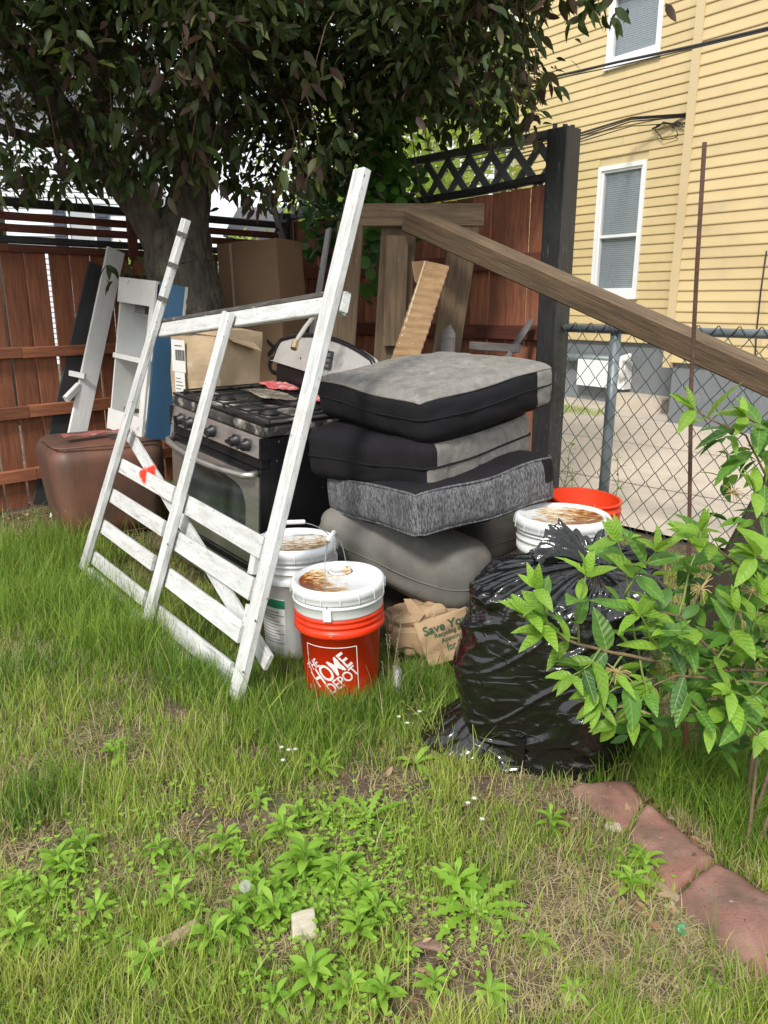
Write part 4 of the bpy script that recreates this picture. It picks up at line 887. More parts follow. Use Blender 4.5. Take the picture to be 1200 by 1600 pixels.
pt = D(420, 300, 6.45); pb = D(470, 465, 5.9); dd = pb - pt; pb = pt + dd * (pt.z / -dd.z)
lean('batten', 'gray batten leaning up over the plank fence beside the tall carton', 'batten', m_grwood, pb, pt, .055, .02, DB)
pt = D(829, 503, 4.95); pb = D(796, 552, 4.75); dd = pb - pt; pb = pt + dd * (pt.z / -dd.z * .6)
lean('scrap_board', 'gray scrap board leaning on the lattice fence near the black post', 'board', m_grwood, pb, pt, .06, .03, (0, 1, 0))
lean('scrap_board', 'gray scrap board lying level behind the topmost cushion', 'board', m_grwood, D(735, 540, 4.9), D(812, 545, 4.7), .05, .03, (0, 0, 1))
pt = D(708, 511, 4.6); lean('picket', 'gray picket with a pointed tip standing behind the topmost cushion', 'picket', m_grwood, Vector((pt.x - .05, 4.6, 0)), D(700, 530, 4.6), .085, .02, (1, 0, 0))
tip = MB(); c = D(700, 530, 4.6); tip.add([(-.042, -.01, 0), (.042, -.01, 0), (.04, -.01, .035), (.012, -.01, .085), (-.03, -.01, .055), (-.042, .01, 0), (.042, .01, 0), (.04, .01, .035), (.012, .01, .085), (-.03, .01, .055)], [(0, 1, 2, 3, 4), (9, 8, 7, 6, 5), (0, 5, 6, 1), (1, 6, 7, 2), (2, 7, 8, 3), (3, 8, 9, 4), (4, 9, 5, 0)])
pk = [o for o in sc.objects if o.name.startswith('picket')][0]; o = tip.build('tip', m_grwood, pk, world=Matrix.Translation(c))
# ================================================================ TIMBER STAND and the long beam
ts = thing('timber_stand', 'brown timber stand with a doubled top beam and three wide legs behind the cushions', 'timber frame', (.15, 4.78, 0))
Z1, Y1 = 1.95, 4.75
def T(u, v, y): return D(u, v, y)
zt = D(640, 317, Y1).z
lx, rx = D(536, 320, Y1).x, D(757, 320, Y1).x; zc = zt - .065
beam('top_beam', m_timber, (lx, Y1 + .022, zc), (rx, Y1 + .022, zc), .125, .042, (0, 0, 1), ts, n=6)
beam('top_beam', m_timber, (lx + .04, Y1 + .068, zc + .006), (rx - .03, Y1 + .068, zc + .006), .125, .042, (0, 0, 1), ts)
def leg(u0, v0, u1, v1, wpx, y, yb, nm='leg', t_=.04):
    a = D(u0, v0, y); b = D(u1, v1, yb); d = b - a; b = a + d * (a.z / -d.z) if d.z < 0 else b
    beam(nm, m_timber, b, a, wpx, t_, (1, 0, 0), ts)
leg(548, 347, 536, 530, .155, Y1 + .022, Y1 + .08); leg(624, 349, 612, 535, .21, Y1 + .07, Y1 + .10); leg(727, 349, 700, 530, .17, Y1 + .03, Y1 + .10)
beam('leg_block', m_timber, D(621, 368, Y1 - .0), D(615, 540, Y1 + .04), .13, .03, (1, 0, 0), ts)
bl0 = D(648, 346, 4.66); bl1 = D(1180, 584, 3.64); dirb = (bl1 - bl0).normalized(); bl1 = bl1 + dirb * .62; bl0 = bl0 - dirb * .05
lb = lean('long_beam', 'long weathered timber beam sloping down from the timber stand past the wire fence', 'timber beam', m_timber, bl0, bl1, .135, .088, Vector((0, 0, 1)) + Vector((.1, -.55, 0)))
# dark leaning plank that carries the beam's far end
pA = G(1088, 985, .0) + Vector((0, .05, 0)); pB = Vector((bl1.x - .12, bl1.y + .03, bl1.z - .10))
lean('dark_plank', 'dark brown plank slanting up from the soil behind the shrub', 'plank', m_dkwood, G(1080, 1000, 0), D(1225, 735, 3.0), .11, .04, (0, 0, 1))
pst = lean('prop_post', 'short dark post holding up the low end of the long beam', 'post', m_dkwood, (bl1.x - .12, bl1.y + .08, 0), (bl1.x - .12, bl1.y + .08, bl1.z - .035), .09, .09, (1, 0, 0))
# ================================================================ CARTONS
def carton(label, loc, yaw, dims, mat, tilt=(0, 0), amp=.01, seed=1):
    t = thing('cardboard_box', label, 'cardboard box', loc, (tilt[0], tilt[1], yaw)); h = [d / 2 for d in dims]
    V, F, I = rbox(h[0], h[1], h[2], .006, 14, 0, amp, 4, seed, nz=12)
    V = [(a, b, c + h[2]) for a, b, c in V]; link('carton', mesh(V, F), t, mat); return t
c1 = carton('crumpled light cardboard box with a torn lid and shipping labels behind the stove', tuple(D(345, 700, 4.55).xy) + (.80,), R_(-38), (.42, .34, .43), m_card_lt, (0, R_(2)), .040, 5)
bs = carton('plain dark cardboard box underneath the crumpled light box', tuple(D(345, 700, 4.55).xy) + (0,), R_(-38), (.40, .34, .795), m_card_dk, (0, 0), .004, 6)
lb_ = MB(); MB().box((-.18, -.1795, .20), (-.06, -.1775, .38)).build('label', m_label, c1); MB().box((-.16, -.1805, .04), (-.07, -.1785, .198)).build('label', m_label, c1)
bars = MB(); x = -.145
for q in range(11): wd_ = [.003, .006, .002, .004, .007][q % 5]; bars.box((x, -.1810, .265), (x + wd_, -.1800, .325)); x += wd_ + .0035
for q in range(6): bars.box((-.150, -.1815, .06 + q * .02), (-.085 - .01 * (q % 3), -.1808, .064 + q * .02))
bars.box((-.15, -.181, .345), (-.085, -.18, .350)); bars.build('barcode', m_ink, c1)
for (x0, x1, y0, y1, z0, z1) in ((-.20, .0, -.17, -.12, .43, .47), (.17, .27, -.10, .10, .40, .33), (.0, .2, -.17, -.05, .43, .455)):
    MB().add([(x0, y0, .425), (x1, y0, z0 - .01), (x1, y1, z1), (x0, y1, z0), (x0, y0, .429), (x1, y0, z0 - .006), (x1, y1, z1 + .004), (x0, y1, z0 + .004)], [(0, 3, 2, 1), (4, 5, 6, 7), (0, 1, 5, 4), (1, 2, 6, 5), (2, 3, 7, 6), (3, 0, 4, 7)]).build('torn_flap', m_card_lt, c1)
c2 = carton('tall plain brown cardboard box standing at the fence corner', tuple(D(420, 600, 5.45).xy) + (.62,), R_(-28), (.50, .30, 1.16), m_card_dk, (R_(-2), R_(-3)), .008, 8)
v_, f_ = text_geo('XO', .15, 0, .004); cR = Matrix.Translation((.18, -.162, .40)) @ Matrix.Rotation(R_(90), 4, 'X') @ Matrix.Rotation(R_(-90), 4, 'Z')
MB().add(v_, f_, cR).build('printed_letters', m_ink, c2)
MB().box((-.135, -.1605, .02), (-.118, -.156, 1.15)).build('tape', m_edge, c2)
c3 = carton('wide dark carton under the tall brown carton', tuple(D(420, 600, 5.45).xy) + (0,), R_(-28), (.55, .36, .612), m_card_dk, (0, 0), .004, 9)
# folded corrugated sheet
cs = thing('corrugated_sheet', 'folded corrugated cardboard sheet leaning between the timber legs', 'cardboard', tuple(D(660, 500, 4.5)))
inv = toworld(cs).inverted(); q0, q1, q2, q3 = D(702, 417, 4.5), D(664, 408, 4.62), D(612, 560, 4.35), D(655, 560, 4.25)
n = 26; vs = []; fs = []
for i in range(n + 1):
    t = i / n
    for j in range(9):
        s_ = j / 8; p = q1.lerp(q2, t).lerp(q0.lerp(q3, t), s_); p = p + Vector((.25, -1, 0)).normalized() * (.006 * math.sin(i * math.pi) + (.013 if i % 2 else 0) + .01 * mn.noise(Vector((t * 5, s_ * 3, 2)))); vs.append(inv @ p)
for i in range(n):
    for j in range(8): a = i * 9 + j; fs.append((a, a + 1, a + 10, a + 9))
o = link('sheet', mesh(vs, fs), cs, M('corrugated', (.34, .215, .11), (.24, .15, .075), 9, (1, 1, 4), rough=.85, bump=.4, spots=[((.48, .36, .22), 12, .62, .7, (1, 1, 6))])); o.modifiers.new('thick', 'SOLIDIFY').thickness = .006
vs = [inv @ p for p in (D(664, 408, 4.62), D(702, 417, 4.5), D(655, 560, 4.25), D(612, 560, 4.35))]
fl = [inv @ p for p in (D(643, 409, 4.50), D(664, 407, 4.615), D(655, 450, 4.56), D(648, 440, 4.52))]
o = MB().add(fl, [(0, 1, 2, 3)]).build('flap', m_card, cs); o.modifiers.new('thick', 'SOLIDIFY').thickness = .006
MB().tube([inv @ D(664, 409, 4.60), inv @ D(622, 545, 4.36)], .006, 6).build('fold_edge', m_edge, cs)
# ================================================================ TRASH BAG
bgc = Vector((.565, 2.285, 0))
def bag():
    nu, nv_ = 300, 190; V = []; F = []
    gp = Vector((.085, -.035, .590))                    # where the neck is gathered, on the near side of the top
    for j in range(nv_ + 1):
        t = j / nv_
        for i in range(nu):
            a = 2 * math.pi * i / nu; ca, sa = math.cos(a), math.sin(a)
            if t < .66:
                u = t / .66; r = .300 + .032 * math.sin(math.pi * min(1, u * 1.05)) - .012 * u; z = .50 * u ** .95
                if u < .12: r += .03 * (1 - u / .12)
            else:
                u = (t - .66) / .34; r = .290 * math.cos(u * math.pi / 2) ** .62; z = .50 + .10 * math.sin(u * math.pi / 2)
            cx = gp.x * max(0, (t - .5) / .5) ** 1.5; cy = gp.y * max(0, (t - .5) / .5) ** 1.5
            sq = (abs(math.cos(a + .35)) ** 2.7 + abs(math.sin(a + .35)) ** 2.7) ** (-1 / 2.7)
            p = Vector((cx + r * sq * ca * .97, cy + r * sq * sa * .82, z - .05 * max(0, (t - .6)) * (ca * .5 + .5)))
            nr = Vector((ca, sa, .25)).normalized()
            d = .026 * mn.noise(p * 4.2 + Vector((3, 1, 4))) + .008 * mn.noise(p * 10)
            # long stretched creases, sagging across the belly
            zz = z - .10 * math.cos(a * 1.0 + .9); w1 = mn.noise(Vector((ca * 1.1 + 4, sa * 1.1, zz * 9 + .8 * mn.noise(p * 2.5))))
            d += .012 * max(0, 1 - abs(w1) * 7) * min(1, (1 - t) * 2.4) * (.4 + .6 * (mn.noise(p * 3 + Vector((9, 0, 0))) > -.1))
            w4 = mn.noise(Vector((ca * 2.2 - sa, sa * 2.2, zz * 20 + 5))); d += .004 * max(0, 1 - abs(w4) * 5) * min(1, (1 - t) * 2)
            # pleats running up into the neck
            k = max(0, (t - .50) / .50) ** 1.1
            pl = mn.noise(Vector((ca * 3.6, sa * 3.6, z * 1.2 + 7))); p2 = mn.noise(Vector((ca * 9, sa * 9, z * 3)))
            d += k * (.050 * (.5 - min(1, abs(pl) * 3.2)) + .018 * (.5 - min(1, abs(p2) * 3)))
            # crisp facets on the shoulder where loose film folds over itself
            sh = max(0, 1 - abs(t - .72) / .26); w2 = mn.noise(p * 8.5 + Vector((0, 0, 5))); d += sh * .022 * (1 - min(1, abs(w2) * 4.5)) ; w3 = mn.noise(p * 17 + Vector((4, 0, 5))); d += sh * .008 * (1 - min(1, abs(w3) * 4.5))
            p += nr * d; p.z = p.z * 1.03; p.z = max(p.z, .004 + .004 * ca); V.append(p)
    for j in range(nv_):
        for i in range(nu): a = j * nu + i; b = j * nu + (i + 1) % nu; F.append((a, b, b + nu, a + nu))
    t_ = thing('trash_bag', 'bulging glossy black trash bag tied at the top behind the leafy shrub', 'trash bag', tuple(bgc))
    link('film', mesh(V, F), t_, m_film, smooth=True)
    # loose film above the knot, fanned back and sideways
    nu, nv_ = 190, 60; V = []; F = []
    for j in range(nv_ + 1):
        t = j / nv_
        for i in range(nu + 1):
            s_ = i / nu; a = R_(-8) + s_ * R_(200)
            ed = .165 * (.8 + .3 * mn.noise(Vector((s_ * 4.5, 4, 0)))) ; r = .016 + ed * t
            z = .012 + (.070 + .035 * math.exp(-((s_ - .62) / .22) ** 2)) * t ** .8 * (.75 + .6 * math.sin(s_ * 3.1416) + .3 * mn.noise(Vector((s_ * 5, 0, 2)))) - .045 * t * t
            w_ = mn.noise(Vector((a * 3.2, t * .8, 3))); w5 = mn.noise(Vector((a * 7.5, t * 1.5, 8)))
            wv = t * (.060 * (abs(w_) * 2 - .4) + .014 * (abs(w5) * 2 - .4))
            p = gp + Vector((0, 0, .012)) + Vector(((r + wv * .4) * math.cos(a) * 1.35, (r + wv * .4) * math.sin(a) * .55, z + wv))
            V.append(p + mn.noise_vector(p * 9) * .010 * t)
    for j in range(nv_):
        for i in range(nu): a = j * (nu + 1) + i; F.append((a, a + 1, a + nu + 2, a + nu + 1))
    link('frill', mesh(V, F), t_, m_film, smooth=True)
    MB().tube([gp + Vector((.022 * math.cos(a), .018 * math.sin(a), .020 + .008 * math.sin(3 * a))) for a in np.linspace(0, 6.3, 30)], .010, 8, noise_=.5, seed=2).build('knot', m_film, t_, True)
    # film trailing on the grass towards the paper bag
    V = []; F = []; nu, nv_ = 110, 40
    for j in range(nv_ + 1):
        for i in range(nu + 1):
            s_, t = i / nu, j / nv_; a = R_(160) + s_ * R_(80); r = .28 + .165 * t * math.sin(math.pi * min(1, s_ * 1.2 + .12)) ** .6
            z = .11 * (1 - t) ** 1.3 + .016 + .016 * (abs(mn.noise(Vector((a * 7, t * .8, 0)))) * 2) * (1 - .3 * t) + .008 * mn.noise(Vector((a * 14, t * 3, 0)))
            V.append(Vector((r * math.cos(a), r * math.sin(a), max(.006, z))))
    for j in range(nv_):
        for i in range(nu): a = j * (nu + 1) + i; F.append((a, a + 1, a + nu + 2, a + nu + 1))
    link('skirt', mesh(V, F), t_, m_film, smooth=True)
    for x, y, z in ((-.10, -.13, .55), (.03, -.17, .545), (-.15, -.02, .575)):
        k = MB()
        for q in range(12):
            a = random.uniform(0, 6.28); l = random.uniform(.006, .016); c = Vector((x + random.uniform(-.03, .03), y + random.uniform(-.015, .015), z + random.uniform(0, .01))); dv = Vector((math.cos(a), math.sin(a), .3)) * l; pv = Vector((-math.sin(a), math.cos(a), 0)) * .004
            k.add([c - dv - pv, c + dv - pv, c + dv + pv, c - dv + pv], [(0, 1, 2, 3)])
        k.build('litter_bits', M('brown_leaf_bits', (.28, .10, .04), bump=0), t_)
    return t_
bag()
# ================================================================ PAPER YARD BAG squeezed under the cushions
kb = thing('paper_yard_bag', 'crumpled brown paper bag printed in dark green, squeezed under the lowest cushion', 'paper bag', (.20, 2.92, 0))
V, F, I = rbox(.19, .10, .095, .03, 36, .01, .035, 6, 3, nz=16, crease=.03); V = [Vector(v) for v in V]
Rk = Matrix.Rotation(R_(12), 4, 'Z') @ Matrix.Rotation(R_(-9), 4, 'Y')
V = [Rk @ v + Vector((0, 0, .13)) for v in V]; V = [(p.x, p.y, max(p.z, .012)) for p in V]; link('bag', mesh(V, F), kb, m_paperbag, smooth=False)
inv = toworld(kb).inverted()
# flattened printed panel in front
n = 24; c0, c1_, c2_, c3_ = D(645, 972, 2.80), D(728, 945, 2.86), D(737, 1018, 2.78), D(672, 1042, 2.72)
vs = []; fs = []
def panel(s_, t): return c0.lerp(c1_, s_).lerp(c3_.lerp(c2_, s_), t) + Vector((0, -1, .3)) * (.014 * math.sin(t * 5 + s_ * 2) + .008 * mn.noise(Vector((s_ * 4, t * 4, 0)))) + Vector((0, -.012, 0))
for i in range(n + 1):
    for j in range(n + 1): vs.append(inv @ panel(i / n, j / n))
for i in range(n):
    for j in range(n): a = i * (n + 1) + j; fs.append((a, a + 1, a + n + 2, a + n + 1))
o = link('printed_panel', mesh(vs, fs), kb, m_paperbag, smooth=True); o.modifiers.new('thick', 'SOLIDIFY').thickness = .003
def ptext(s, size, s0, t0, w_):
    v, f = text_geo(s, 1.0, 0, .02); x0 = min(p.x for p in v); x1 = max(p.x for p in v); k = MB(); out = []
    for p in v:
        a = s0 + w_ * (p.x - x0) / (x1 - x0); b = t0 - p.y * size; out.append(inv @ (panel(a, b) + Vector((0, -.0045, .0015))))
    k.add(out, f); return k.build('printed_words', m_kgreen, kb)
ptext('Save You', .26, .12, .24, .86); ptext('Recycling &', .13, .30, .40, .55); ptext('Appoint', .13, .40, .54, .45); ptext('for Re', .22, .48, .72, .42)
a = [inv @ (panel(*q) + Vector((0, -.0045, .0015))) for q in ((.86, .82), (.99, .80), (.99, .94), (.86, .97))]; MB().add(a, [(0, 1, 2, 3)]).build('printed_square', m_green, kb)
vs = [inv @ p for p in (D(631, 936, 2.86), D(643, 936, 2.86), D(664, 960, 2.78), D(655, 972, 2.78), D(640, 958, 2.82))]
o = MB().add(vs, [(0, 1, 2, 3, 4)]).build('torn_flap', m_paperbag, kb); o.modifiers.new('thick', 'SOLIDIFY').thickness = .003
tp = MB(); cw = G(622, 1090, 0); pts = [D(618, 1040, cw.y + .10), D(622, 1050, cw.y + .07), D(620, 1065, cw.y + .03), D(624, 1088, cw.y)]
vs = []
for p in pts: vs += [p - cw + Vector((-.014, 0, 0)), p - cw + Vector((.014, .004, 0))]
o = tp.add(vs, [(2 * i, 2 * i + 1, 2 * i + 3, 2 * i + 2) for i in range(3)]).build('foil_strip', M('foil', (.5, .5, .52), (.75, .75, .78), 30, rough=.3, metal=.6, bump=.8, bsc=60), None, True); o.location = cw; tag(o, 'narrow silver foil strip hanging into the grass beside the orange bucket', 'foil strip'); o.modifiers.new('thick', 'SOLIDIFY').thickness = .001
# ================================================================ EDGING STONES, rod, small litter
def slab(label, pts, z=.036, seed=0):
    c = sum(pts, Vector()) / len(pts); n = len(pts)
    t = MB(); bot = [(p - c) * 1.0 + Vector((0, 0, -.02)) for p in pts]; mid = [(p - c) + Vector((0, 0, z - .012)) for p in pts]; top = [(p - c) * .965 + Vector((0, 0, z)) for p in pts]
    k = 12; V = []; F = []
    # rounded long sides: grid across the slab
    a, b, d, e = pts                                     # a-b one end, e-d other end (a->e and b->d the long sides)
    nu, nv_ = 26, 16
    for i in range(nu + 1):
        for j in range(nv_ + 1):
            s_, q = i / nu, j / nv_; p = a.lerp(e, s_).lerp(b.lerp(d, s_), q) - c
            ed = min(1, min(s_, 1 - s_) * 30) ** .5 * min(1, min(q, 1 - q) * 6) ** .5
            p += Vector((mn.noise(p * 14 + Vector((seed, 3, 0))), mn.noise(p * 14 + Vector((0, seed, 5))), 0)) * .008; p.z = z * ed + .006 * mn.noise(p * 9 + Vector((seed, 0, 0))) + .003 * mn.noise(p * 40); V.append(p)
    for i in range(nu):
        for j in range(nv_): q = i * (nv_ + 1) + j; F.append((q, q + nv_ + 1, q + nv_ + 2, q + 1))
    o = link('edging_stone', mesh(V, F), None, m_stone, smooth=True); o.location = c; tag(o, label, 'edging stone', 'red edging stones beside the shrub')
STN = [[G(978, 1318), G(1012, 1264), G(1119, 1352), G(1045, 1412)], [G(1048, 1415), G(1122, 1355), G(1272, 1450), G(1250, 1590)], [G(888, 1238), G(988, 1228), G(1010, 1262), G(973, 1316)]]
slab('middle red edging stone, its inner edge crumbling by the bark strip', STN[0])
slab('long red edging stone running out to the corner of the lawn', STN[1], seed=4)
slab('half buried edging stone next to the trash bag', STN[2], .03, seed=8)
rd = thing('rusty_rod', 'thin rusty iron rod standing upright in the shrub before the wire fence', 'iron rod', tuple(G(1070, 1218)))
MB().tube([Vector((0, 0, -.03)), (D(1076, 900, 2.06) - rd.location), (D(1080, 600, 2.07) - rd.location), (D(1089, 420, 2.06) - rd.location), (D(1101, 222, 2.03) - rd.location)], .0058, 8).build('shaft', m_rebar, rd, True)
def chunk(name, label, cat, u, v, dims, yaw, mat, grp=None, seed=0, am=.01, r=.3, z=0, tilt=0):
    V, F, I = rbox(dims[0] / 2, dims[1] / 2, dims[2] / 2, min(dims) * r, 12, 0, am, 14, seed, nz=8)
    o = link(name, mesh([(a, b, c + dims[2] / 2) for a, b, c in V], F), None, mat, smooth=True); o.location = G(u, v) + Vector((0, 0, z)); o.rotation_euler = (tilt, 0, yaw); tag(o, label, cat, grp); return o
m_tan = M('tan_bark', (.40, .30, .20), (.27, .19, .12), 12, (1, 6, 6), rough=.9, bump=.6, bsc=30)
m_pale = M('pale_wood', (.55, .50, .40), (.40, .36, .28), 10, (1, 8, 8), rough=.85, bump=.4, bsc=30)
chunk('wood_piece', 'tan barkless branch piece lying in the foreground grass', 'wood piece', 272, 1472, (.13, .030, .026), R_(38), m_tan, am=.005, r=.45)
chunk('shell_fragment', 'pale ribbed flat fragment standing among the bright weeds', 'fragment', 478, 1470, (.055, .012, .062), R_(15), m_pale, am=.006, seed=3, tilt=R_(-35))
chunk('curled_leaf', 'dry brown curled leaf lying on bare soil beside the weeds', 'dry leaf', 672, 1480, (.085, .028, .014), R_(-18), M('dry_leaf', (.15, .085, .06), (.3, .2, .16), 14, rough=.8, bump=.6), am=.009, seed=5, r=.4)
chunk('bark_strip', 'splintered bark strip lying against the middle red edging stone', 'bark', 1030, 1394, (.115, .022, .012), R_(-57), m_tan, am=.005, seed=6, z=.012)
chunk('bark_strip', 'short broken bark strip near the half buried edging stone', 'bark', 958, 1302, (.045, .028, .03), R_(-10), m_pale, am=.008, seed=7)
chunk('bark_strip', 'tan bark strip flat along the stone edge under the clover sprig', 'bark', 1002, 1358, (.06, .016, .01), R_(-50), m_pale, am=.004, seed=9, z=.012)
for q, (u, v, l) in enumerate(((1085, 1350, 'near the stone joint'), (1125, 1010, 'under the shrub'))): pass
cap_ = MB().lathe([(0, .0), (.014, .0), (.0145, .010), (.012, .013), (0, .0135)], 24).build('bottle_cap', M('green_cap', (.01, .30, .12), rough=.3, bump=0), None, True); cap_.location = G(1062, 1456) + Vector((0, 0, .008)); cap_.rotation_euler = (R_(55), 0, R_(20)); tag(cap_, 'small bright green bottle cap beside the edging stone', 'bottle cap')
chunk('lath', 'short pale lath lying on the soil at the foot of the plank fence', 'lath', 42, 788, (.14, .025, .012), R_(20), m_pale, am=.002, seed=2)
# ================================================================ TREE
def leafmat(name, ramp, trans=.3, rough=.5):
    return M(name, (0, 0, 0), attr=ramp, rough=rough, bump=0, trans=trans, spec=.35)
m_crown = leafmat('crown_leaves', [(0, (.016, .034, .008)), (.35, (.034, .062, .013)), (.60, (.058, .086, .020)), (.74, (.066, .040, .030)), (.86, (.10, .066, .048)), (1, (.15, .20, .04))], .25)
m_vine = leafmat('vine_leaves', [(0, (.035, .11, .015)), (1, (.08, .21, .03))], .35)
m_far = leafmat('far_leaves', [(0, (.16, .26, .04)), (.5, (.32, .44, .09)), (1, (.50, .58, .18))], .5)
tree = thing('broad_leaf_tree', 'big dark leafed tree with a thick forked trunk leaning over the plank fence', 'tree', (-1.16, 5.1, 0))
tb = tree.location.copy()
mb = MB()
def path(uvy, z0=None): return [D(u, v, y) - tb for u, v, y in uvy]
base = [Vector((0.02, 0, -.1)), Vector((.0, 0, .12)), Vector((-.02, 0, .5)), Vector((-.03, 0, 1.0)), Vector((-.06, 0, 1.35)), D(279, 415, 5.1) - tb, D(282, 375, 5.1) - tb]
main = base + path([(292, 330, 5.12), (300, 285, 5.15), (303, 210, 5.2), (312, 110, 5.25), (330, -20, 5.3), (350, -200, 5.3), (380, -420, 5.4)])
def subd(pts, rs, n=5):
    P = []; Q = []
    for i in range(len(pts) - 1):
        for k in range(n): t = k / n; P.append(pts[i].lerp(pts[i + 1], t)); Q.append(rs[i] * (1 - t) + rs[i + 1] * t)
    return P + [pts[-1]], Q + [rs[-1]]
def limb(pts, rs, seed, n=28, nz_=.16):
    P, Q = subd(pts, rs, 12); P = [p + mn.noise_vector(p * 2.2 + Vector((seed, 0, 0))) * .012 for p in P]
    mb_ = MB().tube(P, Q, n * 2, noise_=nz_, seed=seed); vs = []
    for i, v in enumerate(mb_.v):
        c = P[min(i // (n * 2), len(P) - 1)]; p = Vector(v); o_ = p - c
        if o_.length > 1e-4: q = Vector((p.x * 16, p.y * 16, p.z * 5 + seed)); f = mn.noise(q); f2 = mn.noise(q * 2.3); p += o_.normalized() * o_.length * (.07 * min(1, abs(f) * 4) + .05 * min(1, abs(f2) * 3) - .06)
        vs.append(tuple(p))
    mb_.v = vs; return mb_
limb(main, [.34, .27, .225, .20, .195, .205, .19, .135, .12, .105, .09, .075, .05, .02], 1).build('trunk', m_bark, tree, True)
limb(path([(268, 425, 5.1), (250, 375, 5.08), (222, 325, 5.05), (185, 280, 5.0), (150, 245, 4.95), (112, 200, 4.9), (78, 145, 4.8), (40, 90, 4.7), (-10, 20, 4.6), (-70, -80, 4.5)]), [.12, .115, .105, .088, .082, .078, .072, .066, .055, .03], 2).build('limb', m_bark, tree, True)
limb(path([(155, 240, 4.98), (160, 190, 5.0), (163, 130, 5.0), (160, 40, 5.0), (158, -40, 5.0), (170, -200, 5.0)]), [.05, .055, .060, .058, .05, .03], 3, 18).build('limb', m_bark, tree, True)
for a in ([(303, 260, 5.15), (370, 190, 5.2), (450, 130, 5.2), (560, 80, 5.1), (680, 70, 5.0), (790, 90, 4.9)], [(300, 300, 5.12), (240, 200, 4.9), (200, 100, 4.6), (150, -10, 4.2)], [(305, 200, 5.2), (380, 60, 4.9), (480, -40, 4.6), (600, -120, 4.4)], [(420, 150, 5.2), (520, 150, 5.5), (640, 130, 5.6), (720, 160, 5.5)], [(120, 210, 4.9), (60, 220, 4.7), (0, 200, 4.5), (-60, 230, 4.4)]):
    limb(path(a), list(np.linspace(.045, .010, len(a))), 5, 10).build('branch', m_bark, tree, True)
tv, tf = leaf_geo(.40, .10, .25, 4); 
def crown(N_cl, per, blobs, seed, accept, lsz=(.06, .105), spread=.14, droop=(-.75, -.1)):
    r = np.random.default_rng(seed); P = []; w_ = np.array([b[6] for b in blobs], float); w_ /= w_.sum()
    while len(P) < N_cl:
        b = blobs[r.choice(len(blobs), p=w_)]; d = r.normal(size=3); d /= np.linalg.norm(d); rad = r.uniform(.0, 1) ** (1 / 2.4)
        p = np.array(b[:3]) + d * rad * np.array(b[3:6])
        if accept(p): P.append(p)
    P = np.array(P); k = len(P)
    tone = r.uniform(0, 1, k) ** 1.1
    pos = (P[:, None, :] + r.normal(size=(k, per, 3)) * spread * np.array([1, 1, .7])).reshape(-1, 3)
    cl = np.repeat(np.arange(k), per); out_ = pos - P[cl]; az = np.arctan2(out_[:, 1], out_[:, 0]) + r.normal(size=len(pos)) * .6
    dz = r.uniform(droop[0], droop[1], len(pos)); h = np.sqrt(1 - dz ** 2); d = np.stack([np.cos(az) * h, np.sin(az) * h, dz], 1)
    rt = rots(d, roll=r.normal(size=len(pos)) * .6); sc_ = r.uniform(*lsz, len(pos)); rnd = np.clip(tone[cl] * .75 + r.uniform(-.12, .32, len(pos)), 0, 1)
    return pos, rt, sc_, rnd
def pix(p):
    x, y, z = p[0], p[1], p[2] - CH; d = y * _c - z * _s
    return 600 + CF * x / d, 800 - CF * (y * _s + z * _c) / d
lowx = [-400, 0, 60, 110, 160, 200, 240, 300, 340, 400, 440, 500, 545, 580, 640, 700, 760, 810, 840, 900, 960, 1000, 1100]
lowy = [290, 300, 300, 312, 292, 272, 292, 292, 285, 300, 325, 325, 262, 205, 225, 178, 172, 185, 150, 20, 15, -60, -400]
def crown_shape(p):
    """the crown's own hanging lower edge: higher over the neighbour's side, drooping round the trunk"""
    if p[1] < 2.4: return False
    u, v = pix(p); e = np.interp(u, lowx, lowy) + 22 * mn.noise(Vector((p[0] * 2.5, p[1] * 2.5, 1)))
    if v > e: return False
    if u > 822 and v > -60: return False
    if 0 < v < 340 and mn.noise(Vector((p[0] * 3.1, p[1] * 1.1, p[2] * 3.1))) > .27: return False
    return True
blobs = [(-2.3, 5.0, 3.2, 1.8, 1.4, 1.25, 3), (-.6, 5.1, 3.2, 1.7, 1.3, 1.2, 3), (.55, 4.9, 3.15, 1.15, 1.0, .95, 2.2), (-1.4, 4.1, 2.95, 1.8, .8, .6, 1.2), (-1.2, 5.6, 4.2, 2.2, 1.4, .9, .5), (-.3, 5.9, 3.0, 1.3, .7, .9, 1.2)]
pos, rt, sz, rn = crown(2700, 18, blobs, 11, crown_shape, (.058, .108), .115, (-.95, .15))
scatter('crown', tv, tf, pos - np.array(tb)[None], rt, sz, m_crown, tree, rn)
# hanging sprays at the crown's edge: big enough to tell leaf from leaf
sp = [(q, w__, 4.5 + .1 * math.sin(q)) for q, w__ in ((120, 235, ), (150, 262), (175, 240), (205, 285), (232, 262), (250, 300), (282, 255), (310, 235), (325, 275), (265, 225), (140, 200), (90, 215), (300, 190), (235, 215))] + [(60, 285, 4.6), (105, 300, 4.6), (30, 300, 4.3), (150, 275, 4.7), (215, 240, 4.6), (300, 265, 4.4), (400, 320, 4.7), (440, 300, 4.5), (475, 290, 4.4), (500, 240, 4.3), (490, 120, 4.0), (285, 110, 3.9), (175, 195, 4.2), (300, 225, 4.3), (350, 250, 4.6), (380, 300, 5.0), (345, 280, 5.0), (470, 265, 4.2), (820, 150, 4.6), (805, 60, 4.4), (920, 12, 4.2), (935, 30, 4.2), (870, -8, 4.2), (820, 60, 4.5), (810, 205, 4.7), (790, 190, 4.7), (745, 205, 4.8), (700, 195, 4.9), (835, 135, 4.6), (20, 240, 4.2), (90, 250, 4.4), (190, 440, 5.2), (215, 450, 5.25), (225, 425, 5.3)]
